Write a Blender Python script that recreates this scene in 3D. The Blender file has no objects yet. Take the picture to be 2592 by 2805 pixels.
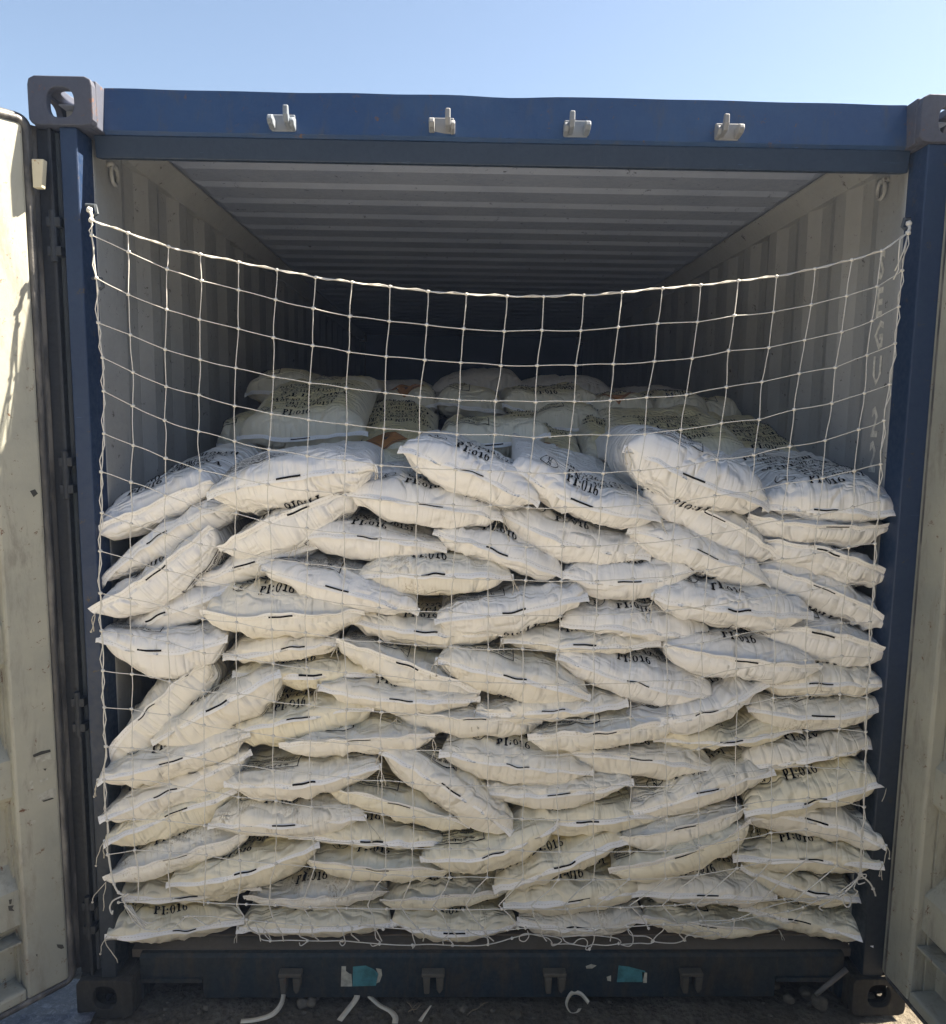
import bpy, math, random
import numpy as np
from mathutils import Matrix, Vector

R = math.radians
scene = bpy.context.scene
col = scene.collection

# ------------------------------------------------------------------ camera
CAM = np.array([-0.127, -2.105, 1.758]); YAW, PIT, ROLL, FPX = 0.02014, -0.12307, 0.01247, 2147.0
W0, H0 = 2592.0, 2805.0
_cy, _sy, _cp, _sp = math.cos(YAW), math.sin(YAW), math.cos(PIT), math.sin(PIT)
FWD = np.array([_sy*_cp, _cy*_cp, _sp]); _rt = np.array([_cy, -_sy, 0.0]); _up = np.cross(_rt, FWD)
RT = math.cos(ROLL)*_rt + math.sin(ROLL)*_up
UP = -math.sin(ROLL)*_rt + math.cos(ROLL)*_up
cam_data = bpy.data.cameras.new('camera'); cam = bpy.data.objects.new('camera', cam_data); col.objects.link(cam)
cam_data.sensor_fit = 'HORIZONTAL'; cam_data.sensor_width = 36.0; cam_data.lens = FPX/W0*36.0
cam_data.clip_start = 0.05; cam_data.clip_end = 3000
m = Matrix.Identity(4)
for i in range(3):
    m[i][0], m[i][1], m[i][2], m[i][3] = RT[i], UP[i], -FWD[i], CAM[i]
cam.matrix_world = m
scene.camera = cam

# ------------------------------------------------------------------ light
SUN = Vector((0.60, 0.124, 0.78)).normalized()
elev = math.asin(SUN.z); azim = math.atan2(SUN.x, SUN.y)
world = bpy.data.worlds.new("World"); scene.world = world; world.use_nodes = True
wn = world.node_tree; wn.nodes.clear()
sky = wn.nodes.new('ShaderNodeTexSky'); sky.sky_type = 'NISHITA'; sky.sun_disc = False
sky.sun_elevation = elev; sky.sun_rotation = azim; sky.air_density = 1.0; sky.dust_density = 1.1; sky.ozone_density = 2.2
bg = wn.nodes.new('ShaderNodeBackground'); bg.inputs['Strength'].default_value = 0.044
wo = wn.nodes.new('ShaderNodeOutputWorld')
wn.links.new(sky.outputs[0], bg.inputs[0]); wn.links.new(bg.outputs[0], wo.inputs[0])
sd = bpy.data.lights.new('sun', 'SUN'); sd.energy = 5.0; sd.angle = R(0.5); sd.color = (1.0, 0.95, 0.88)
so = bpy.data.objects.new('sun', sd); col.objects.link(so)
so.rotation_euler = SUN.to_track_quat('Z', 'Y').to_euler()
scene.view_settings.view_transform = 'Standard'; scene.view_settings.look = 'None'
scene.view_settings.exposure = 2.46; scene.view_settings.use_white_balance = True; scene.view_settings.white_balance_temperature = 7500; scene.view_settings.gamma = 1.0

# ------------------------------------------------------------------ helpers
def unY(sx, sy, Y):
    d = FWD + RT*(sx-W0/2)/FPX - UP*(sy-H0/2)/FPX
    return CAM + d*((Y-CAM[1])/d[1])
def unX(sx, sy, X):
    d = FWD + RT*(sx-W0/2)/FPX - UP*(sy-H0/2)/FPX
    return CAM + d*((X-CAM[0])/d[0])
def unZ(sx, sy, Z):
    d = FWD + RT*(sx-W0/2)/FPX - UP*(sy-H0/2)/FPX
    return CAM + d*((Z-CAM[2])/d[2])

def mesh_obj(name, verts, faces, mat, parent=None, smooth=False, uv=None, attr=None, uvf=None):
    me = bpy.data.meshes.new(name)
    me.from_pydata([tuple(map(float, v)) for v in verts], [], [tuple(int(i) for i in f) for f in faces])
    me.validate()
    if smooth: me.shade_smooth()
    o = bpy.data.objects.new(name, me); col.objects.link(o)
    if mat is not None: me.materials.append(mat)
    if parent is not None: o.parent = parent
    if uv is not None:
        l = me.uv_layers.new(name='UVMap'); idx = np.zeros(len(me.loops), dtype=np.int32)
        me.loops.foreach_get('vertex_index', idx)
        if uvf is not None and len(uvf) == len(idx): idx = np.asarray(uvf)
        l.data.foreach_set('uv', np.asarray(uv, dtype=np.float32)[idx].ravel())
    if attr is not None:
        a = me.attributes.new('fill', 'FLOAT', 'POINT'); a.data.foreach_set('value', np.asarray(attr, dtype=np.float32))
    return o
def tag(o, label, cat, group=None, kind=None):
    o['label'] = label; o['category'] = cat
    if group: o['group'] = group
    if kind: o['kind'] = kind
    return o
def empty(name, loc=(0, 0, 0)):
    o = bpy.data.objects.new(name, None); col.objects.link(o); o.location = loc; o.empty_display_size = 0.1
    return o
class MB:
    """collects shapes, builds ONE mesh object"""
    def __init__(s): s.v = []; s.f = []
    def add(s, vs, fs):
        b = len(s.v); s.v += [tuple(map(float, v)) for v in vs]; s.f += [tuple(b+i for i in f) for f in fs]
    def box(s, x0, x1, y0, y1, z0, z1):
        s.add([(x0,y0,z0),(x1,y0,z0),(x1,y1,z0),(x0,y1,z0),(x0,y0,z1),(x1,y0,z1),(x1,y1,z1),(x0,y1,z1)],
              [(0,3,2,1),(4,5,6,7),(0,1,5,4),(1,2,6,5),(2,3,7,6),(3,0,4,7)])
    def prism(s, poly, axis, a, b):
        """poly: 2D points; axis 'x': (y,z) extruded in x, 'y': (x,z) in y, 'z': (x,y) in z"""
        def P(p, t): return {'x': (t, p[0], p[1]), 'y': (p[0], t, p[1]), 'z': (p[0], p[1], t)}[axis]
        n = len(poly); vs = [P(p, a) for p in poly] + [P(p, b) for p in poly]
        fs = [(i, (i+1) % n, n+(i+1) % n, n+i) for i in range(n)] + [tuple(range(n))[::-1], tuple(range(n, 2*n))]
        s.add(vs, fs)
    def tube(s, pts, r, n=6, caps=True):
        pts = [np.array(p, float) for p in pts]; k = len(pts); rs = r if hasattr(r, '__len__') else [r]*k
        vs = []; nrm = None
        for i, p in enumerate(pts):
            t = pts[min(i+1, k-1)] - pts[max(i-1, 0)]; t = t/(np.linalg.norm(t)+1e-12)
            if nrm is None:
                nrm = np.cross(t, (0.3, 0.9, 0.31)); 
            nrm = nrm - t*(nrm@t); nrm = nrm/(np.linalg.norm(nrm)+1e-12); bn = np.cross(t, nrm)
            for j in range(n):
                a = 2*math.pi*j/n; vs.append(p + rs[i]*(math.cos(a)*nrm + math.sin(a)*bn))
        fs = [(i*n+j, i*n+(j+1) % n, (i+1)*n+(j+1) % n, (i+1)*n+j) for i in range(k-1) for j in range(n)]
        if caps: fs += [tuple(range(n))[::-1], tuple(range((k-1)*n, k*n))]
        s.add(vs, fs)
    def blob(s, c, r, sq=(1, 1, 1), rnd=None):
        t = (1+5**.5)/2
        V = [(-1,t,0),(1,t,0),(-1,-t,0),(1,-t,0),(0,-1,t),(0,1,t),(0,-1,-t),(0,1,-t),(t,0,-1),(t,0,1),(-t,0,-1),(-t,0,1)]
        F = [(0,11,5),(0,5,1),(0,1,7),(0,7,10),(0,10,11),(1,5,9),(5,11,4),(11,10,2),(10,7,6),(7,1,8),(3,9,4),(3,4,2),(3,2,6),(3,6,8),(3,8,9),(4,9,5),(2,4,11),(6,2,10),(8,6,7),(9,8,1)]
        q = math.sqrt(1+t*t)
        s.add([(c[0]+v[0]/q*r*sq[0]*(1+(rnd.uniform(-.2,.2) if rnd else 0)), c[1]+v[1]/q*r*sq[1], c[2]+v[2]/q*r*sq[2]*(1+(rnd.uniform(-.2,.2) if rnd else 0))) for v in V], F)
    def build(s, name, mat, parent=None, smooth=False, bevel=0.0):
        o = mesh_obj(name, s.v, s.f, mat, parent, smooth)
        if bevel:
            b = o.modifiers.new('bevel', 'BEVEL'); b.width = bevel; b.segments = 2; b.limit_method = 'ANGLE'; b.angle_limit = R(40)
        return o

# numpy value noise
_tab = np.random.RandomState(7).rand(65536)*2-1
def vnoise(p, seed=0):
    p = np.asarray(p, float); i = np.floor(p).astype(np.int64); f = p-i; f = f*f*(3-2*f)
    def h(dx, dy, dz):
        k = (i[..., 0]+dx)*73856093 ^ (i[..., 1]+dy)*19349663 ^ (i[..., 2]+dz)*83492791 ^ (seed*2654435761 & 0xffffff)
        return _tab[(k ^ (k >> 13)) & 65535]
    x0 = h(0,0,0)*(1-f[..., 0])+h(1,0,0)*f[..., 0]; x1 = h(0,1,0)*(1-f[..., 0])+h(1,1,0)*f[..., 0]
    y0 = h(0,0,1)*(1-f[..., 0])+h(1,0,1)*f[..., 0]; y1 = h(0,1,1)*(1-f[..., 0])+h(1,1,1)*f[..., 0]
    return (x0*(1-f[..., 1])+x1*f[..., 1])*(1-f[..., 2]) + (y0*(1-f[..., 1])+y1*f[..., 1])*f[..., 2]

# ------------------------------------------------------------------ materials
class NT:
    def __init__(s, name):
        s.m = bpy.data.materials.new(name); s.m.use_nodes = True; s.t = s.m.node_tree; s.b = s.t.nodes['Principled BSDF']
    def n(s, typ, **kw):
        o = s.t.nodes.new(typ)
        for k, v in kw.items(): setattr(o, k, v)
        return o
    def l(s, a, b): s.t.links.new(a, b)
    def noise(s, vec, scale, detail=4, rough=.6, dist=0):
        o = s.n('ShaderNodeTexNoise'); o.inputs['Scale'].default_value = scale; o.inputs['Detail'].default_value = detail
        o.inputs['Roughness'].default_value = rough; o.inputs['Distortion'].default_value = dist
        if vec is not None: s.l(vec, o.inputs['Vector'])
        return o.outputs['Fac']
    def map(s, vec, scale=(1, 1, 1), rot=(0, 0, 0)):
        o = s.n('ShaderNodeMapping'); o.inputs['Scale'].default_value = scale; o.inputs['Rotation'].default_value = rot
        s.l(vec, o.inputs['Vector']); return o.outputs[0]
    def ramp(s, fac, a, b, lo=0.0, hi=1.0):
        o = s.n('ShaderNodeMapRange'); o.inputs['From Min'].default_value = a; o.inputs['From Max'].default_value = b
        o.inputs['To Min'].default_value = lo; o.inputs['To Max'].default_value = hi; o.interpolation_type = 'SMOOTHSTEP'
        s.l(fac, o.inputs['Value']); return o.outputs['Result']
    def mix(s, fac, a, b):
        o = s.n('ShaderNodeMix', data_type='RGBA')
        if hasattr(fac, 'name'): s.l(fac, o.inputs['Factor'])
        else: o.inputs['Factor'].default_value = fac
        for sock, v in ((o.inputs['A'], a), (o.inputs['B'], b)):
            if hasattr(v, 'name'): s.l(v, sock)
            else: sock.default_value = (*v, 1)
        return o.outputs['Result']
    def math(s, op, a, b=0.0):
        o = s.n('ShaderNodeMath', operation=op)
        for i, v in ((0, a), (1, b)):
            if hasattr(v, 'name'): s.l(v, o.inputs[i])
            else: o.inputs[i].default_value = v
        return o.outputs[0]
    def bump(s, h, strength=.3, dist=.002, prev=None):
        o = s.n('ShaderNodeBump'); o.inputs['Strength'].default_value = strength; o.inputs['Distance'].default_value = dist
        s.l(h, o.inputs['Height'])
        if prev is not None: s.l(prev, o.inputs['Normal'])
        return o.outputs[0]
    def coord(s, k='Object'): return s.n('ShaderNodeTexCoord').outputs[k]
    def out(s, color=None, rough=.5, metal=0.0, normal=None, spec=None):
        if color is not None:
            if hasattr(color, 'name'): s.l(color, s.b.inputs['Base Color'])
            else: s.b.inputs['Base Color'].default_value = (*color, 1)
        if hasattr(rough, 'name'): s.l(rough, s.b.inputs['Roughness'])
        else: s.b.inputs['Roughness'].default_value = rough
        s.b.inputs['Metallic'].default_value = metal
        if spec is not None: s.b.inputs['Specular IOR Level'].default_value = spec
        if normal is not None: s.l(normal, s.b.inputs['Normal'])
        return s.m

def paint_mat(name, base, worn, rust, rough=.45, rustlvl=.66, dirt=None, dirtlvl=.5, scale=1.0, spec=.5, low=None):
    t = NT(name); c = t.coord()
    big = t.noise(c, 2.2*scale, 5, .65); fine = t.noise(c, 60*scale, 4, .7); mid = t.noise(t.map(c, (1, 1, .25)), 16*scale, 6, .75, .4)
    k = t.mix(t.ramp(big, .35, .7), base, worn)
    if dirt: k = t.mix(t.ramp(t.math('MULTIPLY_ADD', mid, .6) if False else mid, dirtlvl, dirtlvl+.22, 0, .8), k, dirt)
    if name.startswith('blue'):
        sc_ = t.ramp(t.noise(t.map(c, (.12, 1, 1), (0, .12, 0)), 75, 3, .6), .70, .73, 0, .55)
        k = t.mix(sc_, k, tuple(min(1, x*2.6+.03) for x in base))
    k = t.mix(t.ramp(t.noise(c, 26*scale, 7, .8, .3), rustlvl, rustlvl+.05, 0, 1), k, rust)
    if low:
        sp = t.n('ShaderNodeSeparateXYZ'); t.l(c, sp.inputs[0])
        zz = t.math('ADD', sp.outputs['Z'], t.math('MULTIPLY', t.noise(t.map(c, (1, 1, .3)), 9, 4), .8)); k = t.mix(t.ramp(zz, .75, 1.9, .9, 0), k, low)
    return t.out(k, t.ramp(fine, .3, .7, rough-.08, rough+.15), 0, t.bump(t.math('ADD', fine, mid), .25, .002), spec)

M = {}
M['blue'] = paint_mat('blue_paint', (.009, .040, .118), (.017, .054, .134), (.10, .055, .035), .45, .60, (.045, .055, .075), .52)
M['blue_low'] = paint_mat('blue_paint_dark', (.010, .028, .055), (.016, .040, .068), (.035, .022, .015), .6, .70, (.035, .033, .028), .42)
M['post'] = paint_mat('blue_paint_post', (.005, .023, .068), (.009, .030, .078), (.06, .045, .035), .5, .61, (.03, .04, .05), .60, low=(.010, .017, .022))
M['flange'] = paint_mat('flange_dark', (.012, .018, .028), (.02, .025, .031), (.05, .035, .025), .6, .68, (.012, .015, .02), .5, low=(.009, .012, .014))
M['sill'] = paint_mat('sill_dirty_paint', (.006, .020, .030), (.013, .020, .022), (.05, .030, .018), .7, .66, (.045, .036, .026), .44)
M['casting'] = paint_mat('casting_steel', (.045, .055, .085), (.075, .072, .082), (.13, .06, .035), .7, .60, (.05, .05, .05), .55)
M['casting_low'] = paint_mat('casting_steel_muddy', (.018, .017, .014), (.032, .029, .022), (.05, .03, .018), .85, .62, (.07, .06, .045), .5)
M['cream'] = paint_mat('cream_paint', (.34, .338, .28), (.24, .25, .22), (.12, .055, .025), .5, .602, (.19, .18, .15), .48)
M['wall'] = paint_mat('grey_wall_paint', (.36, .37, .37), (.29, .30, .30), (.06, .055, .05), .5, .605, (.11, .11, .105), .60)
M['roofin'] = paint_mat('grey_roof_paint', (.29, .33, .42), (.23, .27, .36), (.03, .035, .05), .5, .605, (.20, .21, .23), .64)  # blue tint in the roof paint stands in for lens glare
M['keeper'] = paint_mat('keeper_grey', (.13, .17, .22), (.20, .20, .20), (.15, .09, .05), .6, .68, (.2, .19, .17), .6)
M['keeper_low'] = paint_mat('keeper_muddy', (.085, .078, .062), (.06, .055, .045), (.09, .05, .03), .8, .6, (.05, .045, .035), .5)
M['hinge'] = paint_mat('hinge_paint', (.04, .055, .07), (.07, .08, .09), (.08, .05, .03), .55, .66)
M['cream_plate'] = paint_mat('plate_cream', (.55, .52, .40), (.42, .38, .28), (.3, .17, .08), .6, .60)

def rubber():
    t = NT('gasket_rubber'); c = t.coord(); n = t.noise(c, 140, 3, .7)
    k = t.mix(t.ramp(t.noise(t.map(c, (1, 1, .3)), 22, 5), .42, .66), (.035, .036, .038), (.14, .135, .125))
    return t.out(k, .5, 0, t.bump(n, .6, .002))
M['rubber'] = rubber()
def flat_mat(name, c, rough=.6, var=.15, sc=40, spec=.5):
    t = NT(name); cc = t.coord(); k = t.mix(t.ramp(t.noise(cc, sc, 4), .3, .7), c, tuple(x*(1-var) for x in c)); return t.out(k, rough, spec=spec)
M['ink'] = flat_mat('black_ink', (.012, .011, .011), .95, spec=.05)
M['inkfaint'] = flat_mat('worn_ink', (.06, .058, .06), .7)
M['orange'] = flat_mat('orange_print', (.50, .21, .06), .6)
M['stencil'] = flat_mat('stencil_paint', (.80, .79, .72), .7, .35, 60)
M['teal'] = flat_mat('teal_sticker', (.06, .24, .27), .4, .5, 30)
M['stickerwhite'] = flat_mat('sticker_backing', (.50, .50, .42), .6, .4, 50)
M['strap'] = flat_mat('cream_strap', (.66, .60, .48), .5, .15, 30)
M['twig'] = flat_mat('dry_twig', (.22, .17, .11), .9)
M['stone'] = flat_mat('stone', (.15, .13, .10), .95, .5, 30)
M['dark'] = flat_mat('dark_hole', (.01, .01, .012), .9)

def sack_mat(name, white, yellow, ymin, ymax, dirt=0.0):
    t = NT(name); uv = t.coord('UV'); at = t.n('ShaderNodeAttribute', attribute_name='fill'); f = at.outputs['Fac']
    n1 = t.noise(uv, 7, 3, .55); n2 = t.noise(t.map(uv, (1, .35, 1)), 26, 4, .6, .5)
    y = t.math('MULTIPLY', t.ramp(n1, .30, .68, ymin, ymax), f)
    k = t.mix(y, white, yellow)
    k = t.mix(t.ramp(n2, .52, .78, 0, .28), k, tuple(x*.72 for x in white))
    if dirt:
        k = t.mix(t.math('MULTIPLY', t.ramp(t.noise(uv, 9, 5, .7), .50, .66), t.ramp(t.noise(uv, 160, 3, .8), .47, .60, 0, dirt)), k, (.30, .24, .14))
    k = t.mix(t.ramp(t.noise(uv, 95, 5, .8), .70, .76, 0, .5), k, (.33, .29, .22))
    # creases: stretched along the sack + woven tape
    cr = t.noise(t.map(uv, (1.0, .16, 1), (0, 0, .3)), 34, 1.5, .5, .5)
    cr2 = t.noise(t.map(uv, (.45, 1.0, 1), (0, 0, -.5)), 15, 2, .55, .8)
    ridg = t.ramp(t.math('ABSOLUTE', t.math('SUBTRACT', cr, .5)), -.02, .13)
    ridg2 = t.ramp(t.math('ABSOLUTE', t.math('SUBTRACT', cr2, .5)), -.03, .16)
    b = t.bump(ridg, .5, .0035); b = t.bump(ridg2, .8, .011, b)
    wv = t.n('ShaderNodeTexChecker'); wv.inputs['Scale'].default_value = 420; t.l(uv, wv.inputs['Vector'])
    b = t.bump(wv.outputs['Fac'], .05, .0006, b)
    t.b.inputs['Sheen Weight'].default_value = .15
    return t.out(k, t.ramp(n2, .3, .7, .36, .55), 0, b, .45)
M['sackA'] = sack_mat('woven_sack_white', (.82, .812, .79), (.77, .73, .62), .1, .5)
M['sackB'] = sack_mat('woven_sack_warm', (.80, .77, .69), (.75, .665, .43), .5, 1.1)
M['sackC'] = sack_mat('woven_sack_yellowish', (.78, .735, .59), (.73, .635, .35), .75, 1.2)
M['sackD'] = sack_mat('woven_sack_soiled', (.79, .765, .69), (.74, .655, .42), .6, 1.1, .9)
def tape_mat():
    t = NT('sewn_tape'); uv = t.coord('UV'); s = t.n('ShaderNodeSeparateXYZ'); t.l(uv, s.inputs[0])
    st = t.math('LESS_THAN', t.math('ABSOLUTE', t.math('SUBTRACT', s.outputs['Y'], .55)), .045)
    dash = t.math('GREATER_THAN', t.math('FRACT', t.math('MULTIPLY', s.outputs['X'], 110.0)), .35)
    k = t.mix(t.math('MULTIPLY', t.math('MULTIPLY', st, dash), .40), (.83, .83, .82), (.40, .35, .26))
    k = t.mix(t.ramp(t.noise(uv, 8, 4), .55, .8, 0, .4), k, (.55, .53, .47))
    return t.out(k, .5, 0, t.bump(t.noise(t.map(uv, (1, .1, 1)), 120, 3), .4, .002))
M['tape'] = tape_mat()
M['net'] = flat_mat('net_cord', (.62, .61, .57), .8, .12, 200)
M['thread'] = flat_mat('thread', (.60, .56, .47), .9, .2, 100)

def dirt_mat():
    t = NT('dirt_ground'); c = t.coord()
    a = t.noise(c, 3, 8, .7); b = t.noise(c, 40, 8, .75); v = t.n('ShaderNodeTexVoronoi'); v.inputs['Scale'].default_value = 55; t.l(c, v.inputs['Vector'])
    k = t.mix(t.ramp(a, .35, .65), (.115, .098, .074), (.20, .175, .135)); k = t.mix(t.ramp(b, .4, .7), k, (.075, .064, .05))
    k = t.mix(t.ramp(t.noise(c, 150, 3, .7), .66, .74), k, (.30, .27, .22))
    sp = t.n('ShaderNodeSeparateXYZ'); t.l(c, sp.inputs[0])
    edge = t.math('ADD', sp.outputs['Y'], t.math('MULTIPLY', t.noise(c, 2.5, 5, .6), .7))
    pale = t.mix(t.ramp(a, .35, .65), (.39, .36, .31), (.33, .305, .26))  # pale outer ground, put in to bounce more sun onto the sacks
    k = t.mix(t.ramp(edge, -.45, -.15), pale, k)
    h = t.math('ADD', t.math('MULTIPLY', b, 2.0), v.outputs['Distance'])
    return t.out(k, .95, 0, t.bump(h, .9, .012), .2)
M['dirt'] = dirt_mat()
def sheet_mat():
    t = NT('rough_sheet'); c = t.coord(); n = t.noise(c, 55, 8, .8, 1.0)
    k = t.mix(t.ramp(n, .45, .7), (.10, .115, .15), (.32, .34, .40))
    return t.out(k, .38, 0, t.bump(n, 1.0, .02))
M['sheet'] = sheet_mat()
def floor_mat():
    t = NT('ply_floor'); c = t.coord(); n = t.noise(t.map(c, (1, 8, 1)), 6, 6, .7)
    return t.out(t.mix(t.ramp(n, .35, .7), (.10, .078, .055), (.16, .13, .10)), .8, 0, t.bump(n, .3, .003))
M['floor'] = floor_mat()

# ------------------------------------------------------------------ ground (setting)
def build_ground():
    rs = []
    for c in (0.0,):
        a = [i*.028 for i in range(80)]
        while a[-1] < 400: a.append(a[-1]*1.25+.1)
        rs = sorted([-x for x in a[1:]] + a)
    xs = np.array(rs); X, Y = np.meshgrid(xs, xs-0.2, indexing='ij')
    P = np.stack([X, Y, X*0], -1)
    Z = -.014 + (vnoise(P*9, 1)*.010 + vnoise(P*28, 2)*.006)*np.exp(-np.hypot(X, Y)/4) 
    n = len(xs); V = np.stack([X, Y, Z], -1).reshape(-1, 3)
    F = [(i*n+j, (i+1)*n+j, (i+1)*n+j+1, i*n+j+1) for i in range(n-1) for j in range(n-1)]
    g = mesh_obj('ground', V, F, M['dirt'], smooth=True); g['kind'] = 'structure'
    # loose gravel in front of the sill
    rnd = random.Random(5); b = MB()
    for k in range(900):
        x = rnd.uniform(-1.3, 1.35); y = rnd.uniform(-.75, .35); r = rnd.choice([.003, .004, .004, .006, .008])
        b.blob((x, y, -.008+r*.2), r, (1, rnd.uniform(.7, 1.2), rnd.uniform(.5, .8)), rnd)
    g2 = b.build('gravel', M['stone'], smooth=False); g2['kind'] = 'stuff'; g2['label'] = 'loose grit and small gravel on the dirt in front of the sill'; g2['category'] = 'gravel'
build_ground()

# ------------------------------------------------------------------ container
HX, HZ, LEN = 1.219, 2.591, 6.058
box = empty('shipping_container', (0, 0, 0))
tag(box, 'dark blue steel shipping container with both doors open, packed with white sacks', 'container')

def plate_hole(b, org, ax, ay, an, w, h, rc, hole, th, N=40):
    """rounded plate in plane (ax,ay) at org, hole=(cx,cy,rx,ry,pw), thickness th along an"""
    org, ax, ay, an = map(lambda q: np.array(q, float), (org, ax, ay, an)); vs = []
    cx, cy, rx, ry = hole
    for k in range(N):
        a = 2*math.pi*k/N; ca, sa = math.cos(a), math.sin(a)
        hx, hy = cx+rx*np.sign(ca)*abs(ca)**.75, cy+ry*np.sign(sa)*abs(sa)**.75
        t = 1e9
        for d, lo, hi, p in ((ca, 0, w, cx), (sa, 0, h, cy)):
            if d > 1e-9: t = min(t, (hi-p)/d)
            elif d < -1e-9: t = min(t, (lo-p)/d)
        ox, oy = cx+ca*t, cy+sa*t
        # corner rounding
        for (qx, qy) in ((rc, rc), (w-rc, rc), (rc, h-rc), (w-rc, h-rc)):
            if (ox-qx)*(1 if qx > w/2 else -1) > 0 and (oy-qy)*(1 if qy > h/2 else -1) > 0:
                dd = math.hypot(ox-qx, oy-qy); 
                if dd > rc: ox, oy = qx+(ox-qx)*rc/dd, qy+(oy-qy)*rc/dd
        for (px, py) in ((hx, hy), (ox, oy)):
            for z in (0, th): vs.append(org+ax*px+ay*py+an*z)
    fs = []
    for k in range(N):
        i, j = 4*k, 4*((k+1) % N)
        fs += [(i, i+2, j+2, j), (i+1, j+1, j+3, i+3), (i, j, j+1, i+1), (i+2, i+3, j+3, j+2)]
    b.add(vs, fs)
def casting(x0, x1, y0, y1, z0, z1, mat, side, top):
    """hollow steel corner block"""
    b = MB(); w, d, h = x1-x0, y1-y0, z1-z0; t = .024
    ya = y0 if y0 < 1 else y1
    fy, ny = (y0, 1) if y0 < 1 else (y1, -1)
    plate_hole(b, (x0, fy, z0), (1, 0, 0), (0, 0, 1), (0, ny, 0), w, h, .018, (w/2, h/2+(-.004 if top else .004), .034, .036), t)
    yi0, yi1 = (y0+t, y1) if ny > 0 else (y0, y1-t)
    ox, nx = (x0, 1) if side < 0 else (x1, -1)
    plate_hole(b, (ox+nx*.0015, yi0, z0+.002), (0, 1, 0), (0, 0, 1), (nx, 0, 0), yi1-yi0, h-.004, .004, ((yi1-yi0)/2, h/2, .040, .030), .020)
    ix = x1-.018 if side < 0 else x0
    b.box(ix, ix+.018, yi0, yi1, z0+.002, z1-.002)
    zz = z1-.022 if top else z0
    plate_hole(b, (x0+.02, yi0, zz), (1, 0, 0), (0, 1, 0), (0, 0, 1), w-.038, yi1-yi0, .002, ((w-.038)/2, (yi1-yi0)/2, .032, .055), .020)
    zz = z0 if top else z1-.020
    b.box(x0+.02, x1-.018, yi0, yi1, zz+.001, zz+.019)
    if ny > 0 and not top: b.box(x0+.0205, x1-.0185, y0+.07, y1-.001, z0+.0205, z1-.0205)  # inner plug added to stop light showing through the lower holes
    return b.build('corner_casting', mat, box, bevel=.003)
for sx in (-1, 1):
    xa, xb = (-HX, -HX+.162) if sx < 0 else (HX-.162, HX)
    casting(xa, xb, 0, .178, HZ-.118, HZ, M['casting'], sx, True)
    casting(xa, xb, 0, .178, 0, .118, M['casting_low'], sx, False)
    casting(xa, xb, LEN-.178, LEN, HZ-.118, HZ, M['casting'], sx, True)
    casting(xa, xb, LEN-.178, LEN, 0, .118, M['casting_low'], sx, False)

# rear corner posts: inner lip, recess, outer flange
for sx in (-1, 1):
    b = MB()
    def pb(xa, xb, y0, y1, z0=.118, z1=HZ-.118):
        a, c = sorted((sx*xa, sx*xb)); b.box(a, c, y0, y1, z0, z1)
    pb(1.106 if sx < 0 else 1.088, 1.150, .012, .10); pb(1.150, 1.176, .050, .158); b.build('corner_post', M['post'], box, bevel=.004)
    b = MB(); pb(1.1765, 1.186, .022, .157); pb(1.186, 1.2185, .034, .155); b.build('post_flange', M['flange'], box, bevel=.002)
    b = MB(); b.tube([(sx*1.170, .044, .125), (sx*1.170, .044, HZ-.125)], .006, 6); b.build('cable_tube', M['hinge'], box)
    for z in (.34, .95, 1.62, 2.24):
        b = MB(); b.box(min(sx*1.160, sx*1.196), max(sx*1.160, sx*1.196), .012, .046, z-.012, z+.012)
        b.box(min(sx*1.160, sx*1.196), max(sx*1.160, sx*1.196), .012, .046, z-.085, z-.061)
        b.tube([(sx*1.180, .018, z-.10), (sx*1.180, .018, z+.03)], .009, 10)
        b.build('hinge_lug', M['flange'], box, bevel=.002)
    b = MB(); a, c = sorted((sx*1.07, sx*HX)); b.box(a, c, LEN-.15, LEN-.002, .118, HZ-.118); b.build('corner_post', M['post'], box, bevel=.004)
# header
b = MB()
prof = [(.072, 2.590), (.060, 2.482), (.070, 2.474), (.1585, 2.474), (.1585, 2.570), (.15, 2.583)]
n = 50; vs = []; rnd = random.Random(3)
for i in range(n+1):
    x = -1.057+2.114*i/n; dz = .003*math.sin(i*.9)*0+.002*float(vnoise(np.array([x*7, 0, 0.]), 3))
    bow = .012*(1-(x/1.057)**2)*0
    for (y, z) in prof: vs.append((x, y+.0045*float(vnoise(np.array([x*4, z*5, 0.]), 9)), z+(dz if z > 2.55 else 0)+bow))
k = len(prof)
fs = [(i*k+j, i*k+(j+1) % k, (i+1)*k+(j+1) % k, (i+1)*k+j) for i in range(n) for j in range(k)] + [tuple(range(k))[::-1], tuple(range(n*k, n*k+k))]
b.add(vs, fs)
hd = b.build('header', M['blue'], box)
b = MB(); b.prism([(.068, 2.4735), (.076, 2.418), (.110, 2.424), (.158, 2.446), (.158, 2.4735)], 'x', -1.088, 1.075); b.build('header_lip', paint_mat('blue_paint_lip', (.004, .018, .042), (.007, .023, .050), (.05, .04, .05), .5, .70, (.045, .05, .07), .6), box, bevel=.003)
# side rails, roof, walls, floor
for sx in (-1, 1):
    a, c = sorted((sx*1.16, sx*HX)); b = MB(); b.box(a, c, .178, LEN-.178, 2.50, 2.585); b.build('top_rail', M['blue'], box)
    b = MB(); b.box(a, c, .178, LEN-.178, .03, .17); b.build('bottom_rail', M['blue_low'], box)
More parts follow.
